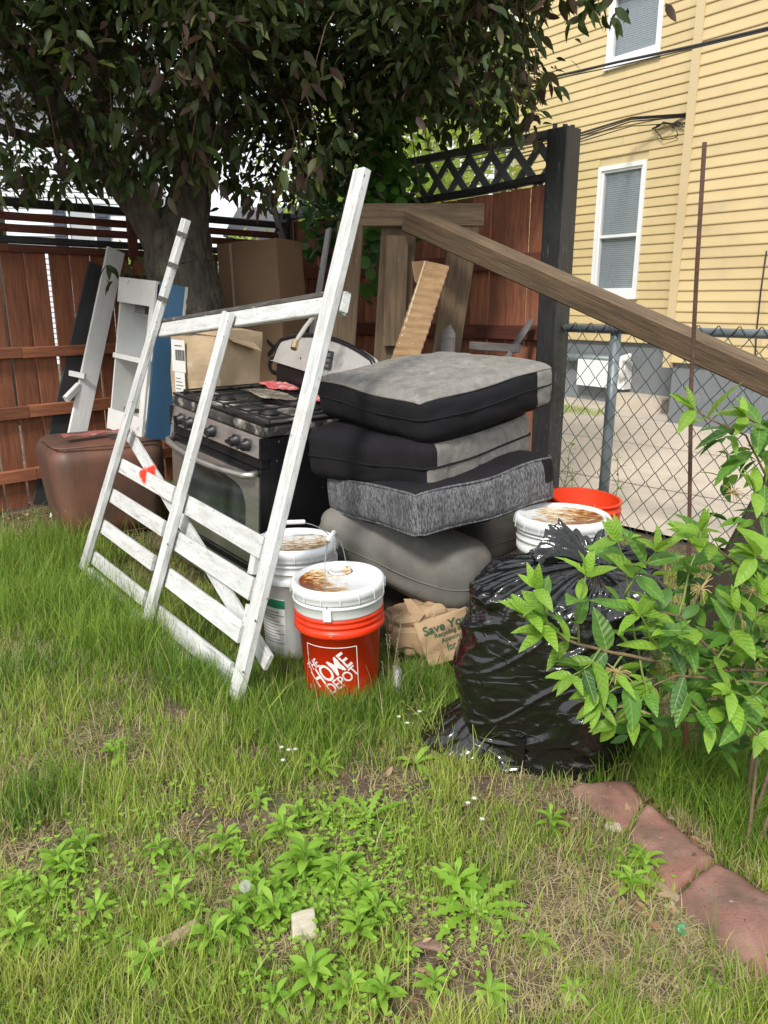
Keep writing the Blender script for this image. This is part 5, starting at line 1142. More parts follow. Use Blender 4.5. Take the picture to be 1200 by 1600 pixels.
P = np.array([list(D(u, v - 10, y)) for u, v, y in sp]); r = np.random.default_rng(5); per = 16
pp = (P[:, None, :] + np.clip(r.normal(size=(len(P), per, 3)), -1.2, 1.2) * np.array([.070, .075, .050])).reshape(-1, 3); az = r.uniform(0, 6.28, len(pp)); dz = r.uniform(-.95, -.45, len(pp)); h = np.sqrt(1 - dz ** 2)
scatter('leaf_sprays', *leaf_geo(.42, .12, .3, 5), pp - np.array(tb)[None], rots(np.stack([np.cos(az) * h, np.sin(az) * h, dz], 1), roll=r.normal(size=len(pp))), r.uniform(.075, .12, len(pp)), m_crown, tree, np.clip(np.repeat(r.uniform(.2, .8, len(P)), per) + r.uniform(-.2, .3, len(pp)), 0, 1))
mb = MB(); top = Vector((0, 0, 0))
for u, v, y in sp[:-3]:
    a = D(u, v - 10, y) - tb; b = D(u + random.uniform(-40, 40), v - 110, y + random.uniform(.0, .3)) - tb; m_ = a.lerp(b, .5) + Vector((0, 0, .05)); mb.tube([a, m_, b], [.002, .003, .005], 5)
tag(mb.build('twigs', m_twig, tree, True), kind='stuff')
# ================================================================ VINE over the lattice
vine = thing('climbing_vine', 'green round leafed vine trailing over the lattice and down the timber stand', 'vine', tuple(C0 + DB * 1.2))
vb = vine.location.copy(); n_ = 9; rv = [(0, 0, 0)] + [(.5 + .5 * math.cos(a), .5 * math.sin(a) * 1.0, -.10 * (.5 + .5 * math.cos(a)) ** 2) for a in np.linspace(math.pi * .98, -math.pi * .98, n_)]
vt = [(0, 0, 0)] + rv[1:]; vf = [(0, i + 1, i + 2) for i in range(n_ - 1)]
cl = []
r = np.random.default_rng(21)
for u0, u1, v0, v1, y0, y1, k in ((560, 640, 120, 290, 5.2, 5.8, 230), (580, 628, 180, 305, 5.3, 5.7, 100), (560, 625, 270, 312, 5.2, 5.5, 70), (620, 680, 60, 170, 5.2, 5.7, 100), (640, 668, 255, 310, 5.4, 5.6, 10), (572, 592, 350, 402, 4.9, 5.2, 22), (565, 585, 410, 470, 5.0, 5.3, 12), (628, 650, 455, 480, 4.9, 5.1, 16), (645, 665, 345, 360, 4.9, 5.0, 8), (470, 560, 300, 400, 6.3, 6.7, 160), (500, 600, 200, 330, 5.8, 6.3, 220)):
    for q in range(k): cl.append(D(r.uniform(u0, u1), r.uniform(v0, v1), r.uniform(y0, y1)))
P = np.array([list(p) for p in cl]); az = r.normal(-1.57, .9, len(P)); dz = r.uniform(-.95, -.35, len(P)); h = np.sqrt(1 - dz ** 2)
scatter('leaves', vt, vf, P - np.array(vb)[None], rots(np.stack([np.cos(az) * h, np.sin(az) * h, dz], 1), roll=r.normal(size=len(P)) * .5), r.uniform(.05, .10, len(P)), m_vine, vine, r.uniform(0, 1, len(P)))
mb = MB()
for a in ([(640, 60, 5.3), (630, 150, 5.3), (645, 220, 5.35), (655, 300, 5.4)], [(590, 300, 5.3), (580, 350, 5.1), (577, 400, 5.1), (573, 470, 5.2)], [(655, 300, 5.4), (600, 310, 5.4), (560, 330, 5.8), (500, 350, 6.3)], [(648, 330, 5.0), (640, 400, 5.0), (636, 480, 5.0)]):
    mb.tube([D(*q) - vb for q in a], .004, 5)
mb.build('stems', m_twig, vine, True)
# ================================================================ FAR TREES behind the fences
def fartree(label, x, y, h, rad, n, seed, zc=None, mat=m_far):
    t = thing('leafy_tree', label, 'tree', (x, y, 0), group='trees beyond the fences'); r = np.random.default_rng(seed)
    zc = zc or h - rad; MB().tube([(0, 0, 0), (.1, 0, zc * .6), (0, .1, h - .3)], [.16, .12, .03], 10, noise_=.1).build('trunk', m_bark, t, True)
    cc = r.normal(size=(max(24, n // 40), 3)); cc /= np.linalg.norm(cc, axis=1, keepdims=True); cc *= (r.uniform(.25, 1, len(cc)) ** .5)[:, None] * np.array([rad, rad, rad * 1.05]); ci = r.integers(0, len(cc), n)
    p = cc[ci] + r.normal(size=(n, 3)) * rad * .17 + np.array([0, 0, zc]); d = r.normal(size=(n, 3)); d[:, 2] -= .4
    tone = r.uniform(0, 1, len(cc)); scatter('crown', *leaf_geo(.55, .1, .1, 2), p, rots(d, roll=r.uniform(0, 6, n)), r.uniform(.10, .17, n), mat, t, np.clip(tone[ci] * .6 + r.uniform(0, .5, n), 0, 1))
x = lambda u, v, y: D(u, v, y).x
fartree('light yellow-green tree rising behind the dark fence corner', x(585, 240, 11), 11, 4.5, 1.25, 4200, 1, 3.1)
fartree('light green bushy tree seen through and over the middle of the lattice', x(690, 240, 12), 12, 4.4, 1.0, 1900, 2, 3.4)
fartree('tall pale green tree between the lattice and the yellow house', x(778, 150, 15), 15, 7.4, 1.5, 5200, 3, 5.6)
fartree('low green shrub like tree beyond the lattice beside the yellow house', x(760, 330, 13), 13, 2.7, .7, 1500, 4, 1.9)
fartree('small green tree low behind the open rails near the tall carton', x(385, 365, 13), 13, 2.2, .8, 1800, 5, 1.5)
fartree('green tree beside the pale sided house behind the rails', x(222, 370, 15), 15, 2.4, .7, 1400, 6, 1.7)
# ================================================================ SHRUB (leaves one by one)
shrub = thing('leafy_shrub', 'bright green leafy shrub with arching twigs in front of the black trash bag', 'shrub', (1.08, 1.95, 0)); sb = shrub.location.copy()
def veins(m):
    # midrib and side veins: paler lines and a shallow quilting between them
    nt = m.node_tree; L = nt.links.new; p = nt.nodes['Principled BSDF']; tc = node(nt, 'ShaderNodeTexCoord'); s = node(nt, 'ShaderNodeSeparateXYZ'); L(tc.outputs['Object'], s.inputs[0])
    ay = node(nt, 'ShaderNodeMath', operation='ABSOLUTE'); L(s.outputs['Y'], ay.inputs[0])
    w = node(nt, 'ShaderNodeMath', operation='MULTIPLY_ADD'); w.inputs[1].default_value = -.9; L(ay.outputs[0], w.inputs[0]); L(s.outputs['X'], w.inputs[2])
    w2 = node(nt, 'ShaderNodeMath', operation='MULTIPLY'); w2.inputs[1].default_value = 44; L(w.outputs[0], w2.inputs[0]); sn = node(nt, 'ShaderNodeMath', operation='SINE'); L(w2.outputs[0], sn.inputs[0])
    v1 = node(nt, 'ShaderNodeMapRange'); v1.inputs['From Min'].default_value = .86; v1.inputs['From Max'].default_value = 1; v1.inputs['To Max'].default_value = .16; L(sn.outputs[0], v1.inputs[0])
    v2 = node(nt, 'ShaderNodeMapRange'); v2.inputs['From Min'].default_value = .004; v2.inputs['From Max'].default_value = .014; v2.inputs['To Min'].default_value = .8; v2.inputs['To Max'].default_value = 0; L(ay.outputs[0], v2.inputs[0])
    mx = node(nt, 'ShaderNodeMath', operation='MAXIMUM'); L(v1.outputs[0], mx.inputs[0]); L(v2.outputs[0], mx.inputs[1])
    cur = p.inputs['Base Color'].links[0].from_socket; mi = node(nt, 'ShaderNodeMix', data_type='RGBA'); L(mx.outputs[0], mi.inputs['Factor']); L(cur, mi.inputs['A']); mi.inputs['B'].default_value = (.30, .42, .12, 1); L(mi.outputs['Result'], p.inputs['Base Color'])
    b = node(nt, 'ShaderNodeBump'); b.inputs['Strength'].default_value = .22; b.inputs['Distance'].default_value = .02; L(sn.outputs[0], b.inputs['Height']); L(b.outputs[0], p.inputs['Normal'])
    return m
def shmat(name, c, c2, tr=.35): return veins(M(name, c, c2, 4, rough=.42, bump=.12, bsc=30, rnd=.26, trans=tr, spec=.4, spots=[((.30, .26, .06), 3.5, .66, .74), ((.12, .07, .03), 9, .70, .74)]))
m_sh = [shmat('young_leaf', (.19, .36, .035), (.25, .43, .05), .4), shmat('grown_leaf', (.085, .21, .028), (.115, .26, .038), .3), shmat('old_leaf', (.042, .115, .026), (.060, .150, .034), .25)]
lmesh = []
for w_, dr, fo in ((.40, .22, .10), (.46, .35, .14), (.34, .12, .18)):
    v, f = leaf_geo(w_, fo, dr, 8)
    for i, mt_ in enumerate(m_sh):
        me = mesh([Vector(p) + Vector((0, 0, .012 * math.sin(p[0] * 19) * abs(p[1]) * 8)) for p in v], f, 'leaf'); me.materials.append(mt_); me.polygons.foreach_set('use_smooth', [True] * len(me.polygons)); lmesh.append((i, me))
nleaf = 0; rs_ = random.Random(12)
def leaf(p, d, size, tone):
    global nleaf
    if nleaf >= 298: return
    nleaf += 1
    i = rs_.choice([q for q in range(len(lmesh)) if lmesh[q][0] == tone]); me = lmesh[i][1]
    d = Vector(d).normalized(); up = Vector((rs_.uniform(-.4, .4), rs_.uniform(-.9, .1), 1)); y = up.cross(d).normalized(); z = d.cross(y)
    m = Matrix((d, y, z)).transposed().to_4x4(); o = bpy.data.objects.new('leaf', me); col.objects.link(o); o.parent = shrub; o.location = Vector(p) - sb; o.rotation_euler = m.to_euler(); o.scale = (size, size * rs_.uniform(.85, 1.15), size)
def twig(pts, r0, r1, n_pairs, size, tones, start=.15, mat=m_twig, end=True):
    size = size * 1.36; P = [Vector(p) for p in pts]; Q = []
    for i in range(len(P) - 1):
        for k in range(4): Q.append(P[i].lerp(P[i + 1], k / 4) + mn.noise_vector(P[i].lerp(P[i + 1], k / 4) * 30) * .003)
    Q.append(P[-1]); rs2 = list(np.linspace(r0, r1, len(Q))); MB().tube([q - sb for q in Q], rs2, 7).build('twig', mat, shrub, True)
    for k in range(n_pairs):
        t = start + (1 - start) * k / max(1, n_pairs - 1) if n_pairs > 1 else 1; x_ = t * (len(Q) - 1); i = min(int(x_), len(Q) - 2); p = Q[i].lerp(Q[i + 1], x_ - i); ax = (Q[i + 1] - Q[i]).normalized(); a0 = rs_.uniform(0, 6.28)
        sd_ = ax.orthogonal().normalized(); s2 = ax.cross(sd_)
        for q in (0, 1):
            a = a0 + q * math.pi + rs_.uniform(-.3, .3); d = sd_ * math.cos(a) + s2 * math.sin(a) + ax * rs_.uniform(.1, .9) + Vector((0, -.15, rs_.uniform(-.3, .25)))
            tone = rs_.choices([0, 1, 2], tones)[0] if t < .8 else 0
            leaf(p, d, size * rs_.uniform(.7, 1.15) * (.75 if t > .85 else 1), tone)
    if end:
        for q in range(3): leaf(Q[-1], (Q[-1] - Q[-3]).normalized() + Vector((rs_.uniform(-.5, .5), rs_.uniform(-.5, .5), rs_.uniform(-.2, .5))), size * .62, 0)
def tw(uvy, *a, **k): twig([D(*q) for q in uvy], *a, **k)
A = (1, 2, 1.2); Bt = (2, 2, .4)
tw([(1290, 1040, 1.85), (1200, 1047, 1.78), (1110, 1048, 1.70), (1010, 1030, 1.64), (905, 1008, 1.60), (850, 985, 1.60)], .0055, .003, 7, .085, A)
tw([(1290, 1062, 1.75), (1200, 1068, 1.70), (1130, 1062, 1.66), (1060, 1055, 1.64), (1020, 1072, 1.63)], .0045, .002, 4, .080, A)
tw([(1140, 1045, 1.72), (1105, 1010, 1.70), (1065, 965, 1.68), (1030, 955, 1.66)], .004, .002, 3, .08, A)
for b in ([(905, 1008, 1.60), (902, 960, 1.60), (915, 900, 1.60)], [(1000, 1028, 1.64), (985, 960, 1.64), (978, 885, 1.63), (965, 845, 1.62)], [(975, 930, 1.63), (1000, 890, 1.62), (1025, 862, 1.60)], [(905, 1000, 1.60), (860, 985, 1.58), (828, 960, 1.57)], [(860, 985, 1.59), (850, 950, 1.58), (838, 920, 1.57)],
          [(1060, 965, 1.68), (1075, 900, 1.72), (1090, 860, 1.74), (1095, 830, 1.75)], [(975, 1020, 1.63), (950, 1060, 1.60), (930, 1080, 1.58)], [(1000, 1030, 1.64), (1010, 1080, 1.62), (990, 1120, 1.60), (960, 1130, 1.59)], [(940, 1012, 1.61), (920, 1040, 1.58), (895, 1055, 1.56)], [(1060, 1052, 1.65), (1080, 1100, 1.62), (1110, 1130, 1.60)], [(1050, 1040, 1.66), (1020, 1000, 1.62), (1000, 960, 1.6)],
          [(1110, 1045, 1.70), (1140, 1000, 1.70), (1150, 955, 1.68)], [(1130, 1062, 1.66), (1150, 1110, 1.62), (1185, 1150, 1.58)], [(1180, 1050, 1.76), (1175, 990, 1.72), (1190, 930, 1.70)], [(1100, 1010, 1.7), (1060, 1000, 1.66), (1045, 985, 1.62)], [(1200, 1068, 1.7), (1170, 1090, 1.64), (1140, 1080, 1.6)], [(1020, 1060, 1.64), (960, 1075, 1.6), (935, 1100, 1.58)]):
    tw(b, .0028, .0014, 3, .072, Bt, start=.35, mat=m_stem)
tw([(1290, 960, 2.0), (1200, 930, 1.92), (1150, 880, 1.86), (1110, 850, 1.82), (1085, 838, 1.80)], .005, .002, 5, .09, A)
tw([(1290, 800, 2.05), (1215, 780, 1.98), (1190, 730, 1.95), (1165, 680, 1.92), (1110, 655, 1.9), (1085, 640, 1.9)], .004, .0018, 4, .085, A, start=.5)
tw([(1290, 720, 2.0), (1235, 690, 1.96), (1190, 665, 1.93), (1165, 650, 1.92)], .004, .0018, 3, .085, Bt, start=.4)
tw([(1290, 870, 1.95), (1230, 850, 1.9), (1195, 815, 1.88), (1180, 770, 1.86)], .004, .0018, 4, .085, A, start=.2)
tw([(1260, 900, 1.8), (1215, 880, 1.75), (1180, 870, 1.72)], .004, .0018, 3, .085, A)
# the small inner leaves behind, too many and too hidden to pick apart
r = np.random.default_rng(77); cc = []
for u, v, y, su, sv, k in ((1010, 1060, 1.72, 50, 50, 30), (1080, 1010, 1.80, 50, 50, 40), (1150, 960, 1.88, 50, 70, 60), (1190, 1080, 1.80, 50, 70, 90), (1010, 950, 1.74, 50, 45, 14), (1190, 880, 2.0, 40, 50, 40), (1180, 700, 2.0, 40, 40, 45), (1060, 1110, 1.75, 60, 30, 50), (1230, 960, 1.9, 50, 120, 160)):
    for q in range(k): cc.append(D(u + np.clip(r.normal(), -1.3, 1.3) * su, v + np.clip(r.normal(), -1.3, 1.3) * sv, y + np.clip(r.normal(), -1.5, 1.5) * .06))
P = np.array([list(p) for p in cc]); az = r.uniform(0, 6.28, len(P)); dz = r.uniform(-.7, .5, len(P)); h = np.sqrt(1 - dz ** 2)
m_inl = leafmat('inner_leaves', [(0, (.040, .11, .022)), (.6, (.10, .24, .03)), (1, (.22, .40, .045))], .35, .45)
tag(scatter('leaves', *leaf_geo(.42, .12, .3, 5), P - np.array(sb)[None], rots(np.stack([np.cos(az) * h, np.sin(az) * h, dz], 1), roll=r.normal(size=len(P)) * .6), r.uniform(.04, .082, len(P)), m_inl, shrub, r.uniform(0, 1, len(P)) ** 1.2, smooth=True), kind='stuff')
# dried twig tufts
m_dryt = M('dry_tuft', (.46, .36, .16), (.32, .22, .1), 20, rough=.8, bump=.2)
for u, v, y in ((985, 1108, 1.60), (1175, 925, 1.80), (1145, 770, 1.93), (1095, 920, 1.72), (965, 1050, 1.6)):
    mb = MB(); c = D(u, v, y) - sb
    for q in range(22): d = Vector((rs_.gauss(0, 1), rs_.gauss(0, 1), rs_.gauss(0, .7))).normalized() * rs_.uniform(.015, .045); mb.tube([c, c + d * .6 + Vector((0, 0, .004)), c + d], [.0016, .0013, .0008], 4)
    mb.build('dry_tuft', m_dryt, shrub)
# upright stems from the soil
for q in range(30):
    bx, by = 1.02 + rs_.uniform(-.14, .34), 1.86 + rs_.uniform(-.18, .30); tx, ty = bx + rs_.uniform(-.12, .16), by + rs_.uniform(-.22, .08); hz = rs_.uniform(.30, .62)
    twig([(bx, by, -.01), (bx + (tx - bx) * .3, by, hz * .4), (tx, ty, hz)], rs_.uniform(.004, .0075), .003, 1 if q % 2 else 0, .08, A, end=False, mat=m_twig)
tw([(1072, 1215, 2.02), (1072, 1150, 1.96), (1070, 1060, 1.85)], .008, .006, 0, .08, A, mat=M('reddish_stem', (.17, .065, .04), rough=.8, bump=.3), end=False)
# small weeds growing through the wire fence
def sprig(label, u, v, y, h, n, seed, lean_=0, grp='weeds along the wire fence'):
    p0 = D(u, v, y); t = thing('fence_weed', label, 'weed', (p0.x, p0.y, max(0, p0.z) * 0), group=grp); r = random.Random(seed); L_ = p0.z + h
    pts = [Vector((lean_ * (z / L_) ** 2 + .008 * math.sin(z * 20), 0, z)) for z in np.linspace(0, L_, 8)]; MB().tube(pts, [.004 - .0003 * i for i in range(8)], 5).build('stem', m_stem, t)
    P = []; d = []
    for q in range(n): z = L_ * (.25 + .75 * q / n); P.append([lean_ * (z / L_) ** 2, 0, z]); a = q * 2.4; d.append([math.cos(a), math.sin(a), .35])
    scatter('leaves', *leaf_geo(.32, .1, .2, 3), np.array(P), rots(np.array(d, float)), np.random.default_rng(seed).uniform(.035, .065, n), m_vine, t, np.random.default_rng(seed).uniform(0, .8, n))
sprig('thin green weed climbing the wire fence beside the black post', 878, 760, 4.5, .28, 26, 1, .05)
sprig('small green weed standing between the black post and the pipe post', 893, 748, 4.35, .06, 14, 2)
sprig('lone green weed just beyond the pipe post above the open orange bucket', 965, 740, 4.25, .12, 16, 3)
# ================================================================ LAWN
m_grass = leafmat('grass_blades', [(0, (.080, .165, .018)), (.35, (.175, .290, .034)), (.60, (.290, .405, .058)), (.80, (.42, .46, .11)), (.90, (.42, .36, .18)), (1, (.50, .42, .26))], .3, .55)
def fbm(x, y, s, seed=0):
    rr_ = np.random.default_rng(seed); o = 0
    for k in range(5):
        a = rr_.uniform(0, 6.28); f = s * 1.7 ** k; o = o + np.sin(x * f * math.cos(a) + y * f * math.sin(a) + rr_.uniform(0, 6)) * np.cos(-x * f * math.sin(a) * 1.3 + y * f * math.cos(a) + rr_.uniform(0, 6)) / 1.4 ** k
    return o / 2.2
def side_line(x, y): return (x - C0.x) * NB.x + (y - C0.y) * NB.y         # >0 in the yard
def side_left(x, y): return (x - A0.x) * NL.x + (y - A0.y) * NL.y
def vpix(x, y):
    d = y * _c + CH * _s; return 600 + CF * x / d, 800 - CF * (y * _s - CH * _c) / d
stones = STN
def in_poly(x, y, poly):
    c = Vector((sum(p.x for p in poly) / 4, sum(p.y for p in poly) / 4)); ins = np.ones(len(x), bool)
    for i in range(4):
        a, b = poly[i], poly[(i + 1) % 4]; s = (b.x - a.x) * (y - a.y) - (b.y - a.y) * (x - a.x); sc2 = (b.x - a.x) * (c.y - a.y) - (b.y - a.y) * (c.x - a.x); ins &= (s * sc2 > 0)
    return ins
def grass_at(n, seed, region):
    r = np.random.default_rng(seed)
    # denser near the viewer: sample Y with density ~ 1/Y
    m = n // 9; y = 1.02 * (region[3] / 1.02) ** r.uniform(0, 1, m); y = np.concatenate([y] * 9 + [y[:n - 9 * m]]); xx = r.uniform(-.80, .80, m); xx = np.concatenate([xx] * 9 + [xx[:n - 9 * m]]); sp_ = np.where(r.uniform(0, 1, n) < .55, .010, .11); y = np.abs(y + r.normal(size=n) * sp_)
    return xx * (y * _c + CH * _s) + r.normal(size=n) * sp_, y
    y = 1.02 * (region[3] / 1.02) ** r.uniform(0, 1, n); x = r.uniform(-.62, .62, n) * (y * _c + CH * _s) + r.normal(size=n) * .05
    return x, y
def blades(name, x, y, hgt, wid, lean_, rnd, mat, seed, label=None):
    r = np.random.default_rng(seed); n = len(x); ts = np.array([0, .38, .72, 1.]); az = r.uniform(0, 2 * np.pi, n); bend = r.uniform(.15, 1.0, n) * lean_; dx, dy = np.cos(az), np.sin(az); px, py = -dy, dx
    V = np.zeros((n, 7, 3)); z0 = gz(x, y)
    tw_ = r.uniform(-.9, .9, n); px, py = np.cos(az + np.pi / 2 + tw_), np.sin(az + np.pi / 2 + tw_)
    for k, t in enumerate(ts):
        off = bend * hgt * t ** 1.8; zz = z0 + hgt * t * np.sqrt(np.maximum(.15, 1 - (bend * .75 * t) ** 2)) - .004; w_ = wid * (1 - t ** 1.6) * .5; cx, cy = x + dx * off, y + dy * off
        if k < 3: V[:, 2 * k] = np.stack([cx - px * w_, cy - py * w_, zz], 1); V[:, 2 * k + 1] = np.stack([cx + px * w_, cy + py * w_, zz], 1)
        else: V[:, 6] = np.stack([cx, cy, zz], 1)
    o = bigmesh(name, V.reshape(-1, 3), [(0, 1, 3, 2), (2, 3, 5, 4), (4, 5, 6)], n, 7, mat, None, rnd); tag(o, label, None, None, 'stuff'); return o
def spots_(x, y, pts):
    """nearness to a list of (u, v, radius m) patches given by where they lie on the ground"""
    o = np.zeros(len(x))
    for u, v, rad in pts: g = G(u, v); o = np.maximum(o, np.exp(-(((x - g.x) ** 2 + (y - g.y) ** 2) / rad ** 2)))
    return o
bare = [(620, 1235, .10), (560, 1230, .08), (690, 1500, .11), (720, 1545, .10), (860, 1440, .07), (640, 1580, .10), (1000, 1430, .07), (330, 1290, .08), (420, 1275, .08), (270, 1120, .07), (60, 1350, .06), (400, 1180, .05), (40, 820, .28), (150, 800, .3), (880, 1270, .08), (760, 1240, .07), (1090, 1310, .06), (950, 1500, .05), (480, 1350, .05), (800, 1560, .08)]
lush = [(60, 880, .45), (150, 950, .35), (300, 1070, .22), (420, 1090, .25), (480, 1150, .22), (560, 1130, .16), (40, 1060, .25), (650, 1080, .18), (1020, 1230, .16), (1100, 1260, .14), (980, 1200, .1), (1170, 1290, .14), (700, 1130, .12), (60, 1260, .12), (720, 1050, .15), (330, 980, .3), (200, 1010, .3), (1190, 1330, .1)]
def lawn(n, seed, name, hscale, thick, ylo=1.0, dead=False, label=None):
    x, y = grass_at(n, seed, (0, 0, 0, 6.6)); r = np.random.default_rng(seed + 1)
    lu = spots_(x, y, lush); ba = spots_(x, y, bare); nf = fbm(x, y, 5, 3); n2 = fbm(x, y, 14, 5)
    dens = np.clip((.56 + .75 * nf + .55 * n2 + lu * .9 - ba * 1.25) if not dead else (.40 - .4 * nf - .3 * n2 - lu * .8 - ba * .2), .04, 1.0)
    u, v = vpix(x, y); ok = (r.uniform(0, 1, n) < dens) & (side_line(x, y) > .10) & (side_left(x, y) > .10)
    under = (u > 440) & (u < 880) & (y > 3.0); ok &= ~under
    ok &= ~(spots_(x, y, [(705, 1140, .05), (740, 1165, .05), (690, 1120, .04), (800, 1200, .05)]) > .55)
    ok &= ~((np.hypot(x - bgc.x, (y - bgc.y) * 1.12) < .28) | (np.hypot(x + .156, y - 2.615) < .135) | (np.hypot(x + .36, y - 2.96) < .135))
    for s in stones: ok &= ~in_poly(x, y, s)
    x, y, lu, ba, nf = x[ok], y[ok], lu[ok], ba[ok], nf[ok]; k = len(x)
    if dead: h = r.uniform(.02, .06, k); rn = r.uniform(.86, 1.0, k); ln = 3.0
    else:
        h = (.025 + .045 * r.uniform(0, 1, k) ** 1.7 + .026 * np.clip(nf, 0, 1) + lu * .075 * r.uniform(.3, 1, k)) * hscale
        tone = .47 + .34 * nf - .24 * lu + .30 * ba + r.uniform(-.28, .28, k); rn = np.clip(np.where(r.uniform(0, 1, k) < .10 + .15 * (1 - lu) * (nf < 0), r.uniform(.82, 1, k), np.clip(tone, 0, .78)), 0, 1); ln = .8
    return blades(name, x, y, h, r.uniform(.0018, .0046, k) * thick, ln, rn, m_grass, seed + 2, label)
lawn(300000, 31, 'grass', 1.0, 1.0, label='patchy green lawn with dry straw and bare soil')
lawn(155000, 41, 'straw', 1.0, .8, dead=True, label='dry tan straw lying between the grass blades')
lawn(12000, 51, 'tall_grass', 2.1, 1.15, label='scattered taller grass blades rising from the lawn')
def clump(pts, n, seed, h0, h1, name, label, w0=.0022, w1=.004, tone=(0, .5)):
    r = np.random.default_rng(seed); xs, ys, hs = [], [], []
    for u, v, rad, k in pts:
        g = G(u, v); m_ = int(n * k); xs.append(g.x + r.normal(size=m_) * rad); ys.append(g.y + r.normal(size=m_) * rad * .9); hs.append(r.uniform(h0, h1, m_))
    x, y, h = map(np.concatenate, (xs, ys, hs)); ok = (side_line(x, y) > .08) & (side_left(x, y) > .08) & (np.hypot(x - bgc.x, (y - bgc.y) * 1.12) > .28)
    for s in stones: ok &= ~in_poly(x, y, s)
    x, y, h = x[ok], y[ok], h[ok]; blades(name, x, y, h, r.uniform(w0, w1, len(x)), .9, r.uniform(*tone, len(x)), m_grass, seed, label)
clump([(1030, 1225, .07, 1), (1100, 1250, .07, 1), (1170, 1290, .07, 1), (980, 1200, .04, .6), (1080, 1210, .06, 1), (1190, 1250, .06, 1), (1050, 1250, .05, .8), (1150, 1330, .05, .5)], 420, 61, .10, .24, 'long_grass', 'long grass growing between the red edging stones and the shrub')
clump([(60, 900, .22, 1.4), (110, 960, .16, 1.2), (30, 960, .2, 1), (20, 880, .3, 1), (180, 1010, .12, .9), (90, 860, .12, .6)], 900, 62, .10, .26, 'long_grass', 'long grass growing before the rusty tank and the plank fence', tone=(.05, .62))
clump([(370, 1095, .08, 1), (430, 1100, .09, 1), (330, 1075, .07, .7), (490, 1120, .08, .9), (560, 1115, .05, .6), (270, 1040, .06, .5), (650, 1080, .06, .6), (700, 1090, .05, .5), (230, 1000, .05, .5), (290, 1065, .06, .7), (180, 960, .05, .5), (140, 920, .05, .4), (440, 1150, .07, .8), (600, 1100, .03, .5)], 560, 63, .05, .135, 'long_grass', 'lush grass round the foot of the white frame and the buckets', tone=(.0, .36))
# seed heads on thin stalks
r = np.random.default_rng(71); n = 240; x, y = grass_at(n, 71, (0, 0, 0, 4.2)); ok = (spots_(x, y, lush + [(100, 1150, .4)]) > .25) & (np.hypot(x - bgc.x, y - bgc.y) > .3); x, y = x[ok], y[ok]
mb = MB(); g_ = (.30, .30, .16)
for a, b in zip(x, y):
    h = r.uniform(.16, .30); l = r.normal() * .05; top = Vector((a + l, b + r.normal() * .03, h)); mb.tube([Vector((a, b, 0)), Vector((a + l * .3, b, h * .5)), top], [.0009, .0008, .0006], 3, cap=False)
    for q in range(12):
        c = top - Vector((l * .02 * q, 0, q * .0045)); d = Vector((math.cos(q * 2.4), math.sin(q * 2.4), .9)).normalized() * .008; mb.add([c, c + d * .5 + Vector((.0012, 0, 0)), c + d, c + d * .5 - Vector((.0012, 0, 0))], [(0, 1, 2, 3)])
tag(mb.build('grass_seed_heads', M('seed_head', (.22, .25, .10), (.32, .29, .17), 30, bump=0), None), 'thin seed heads standing above the long grass', None, None, 'stuff')
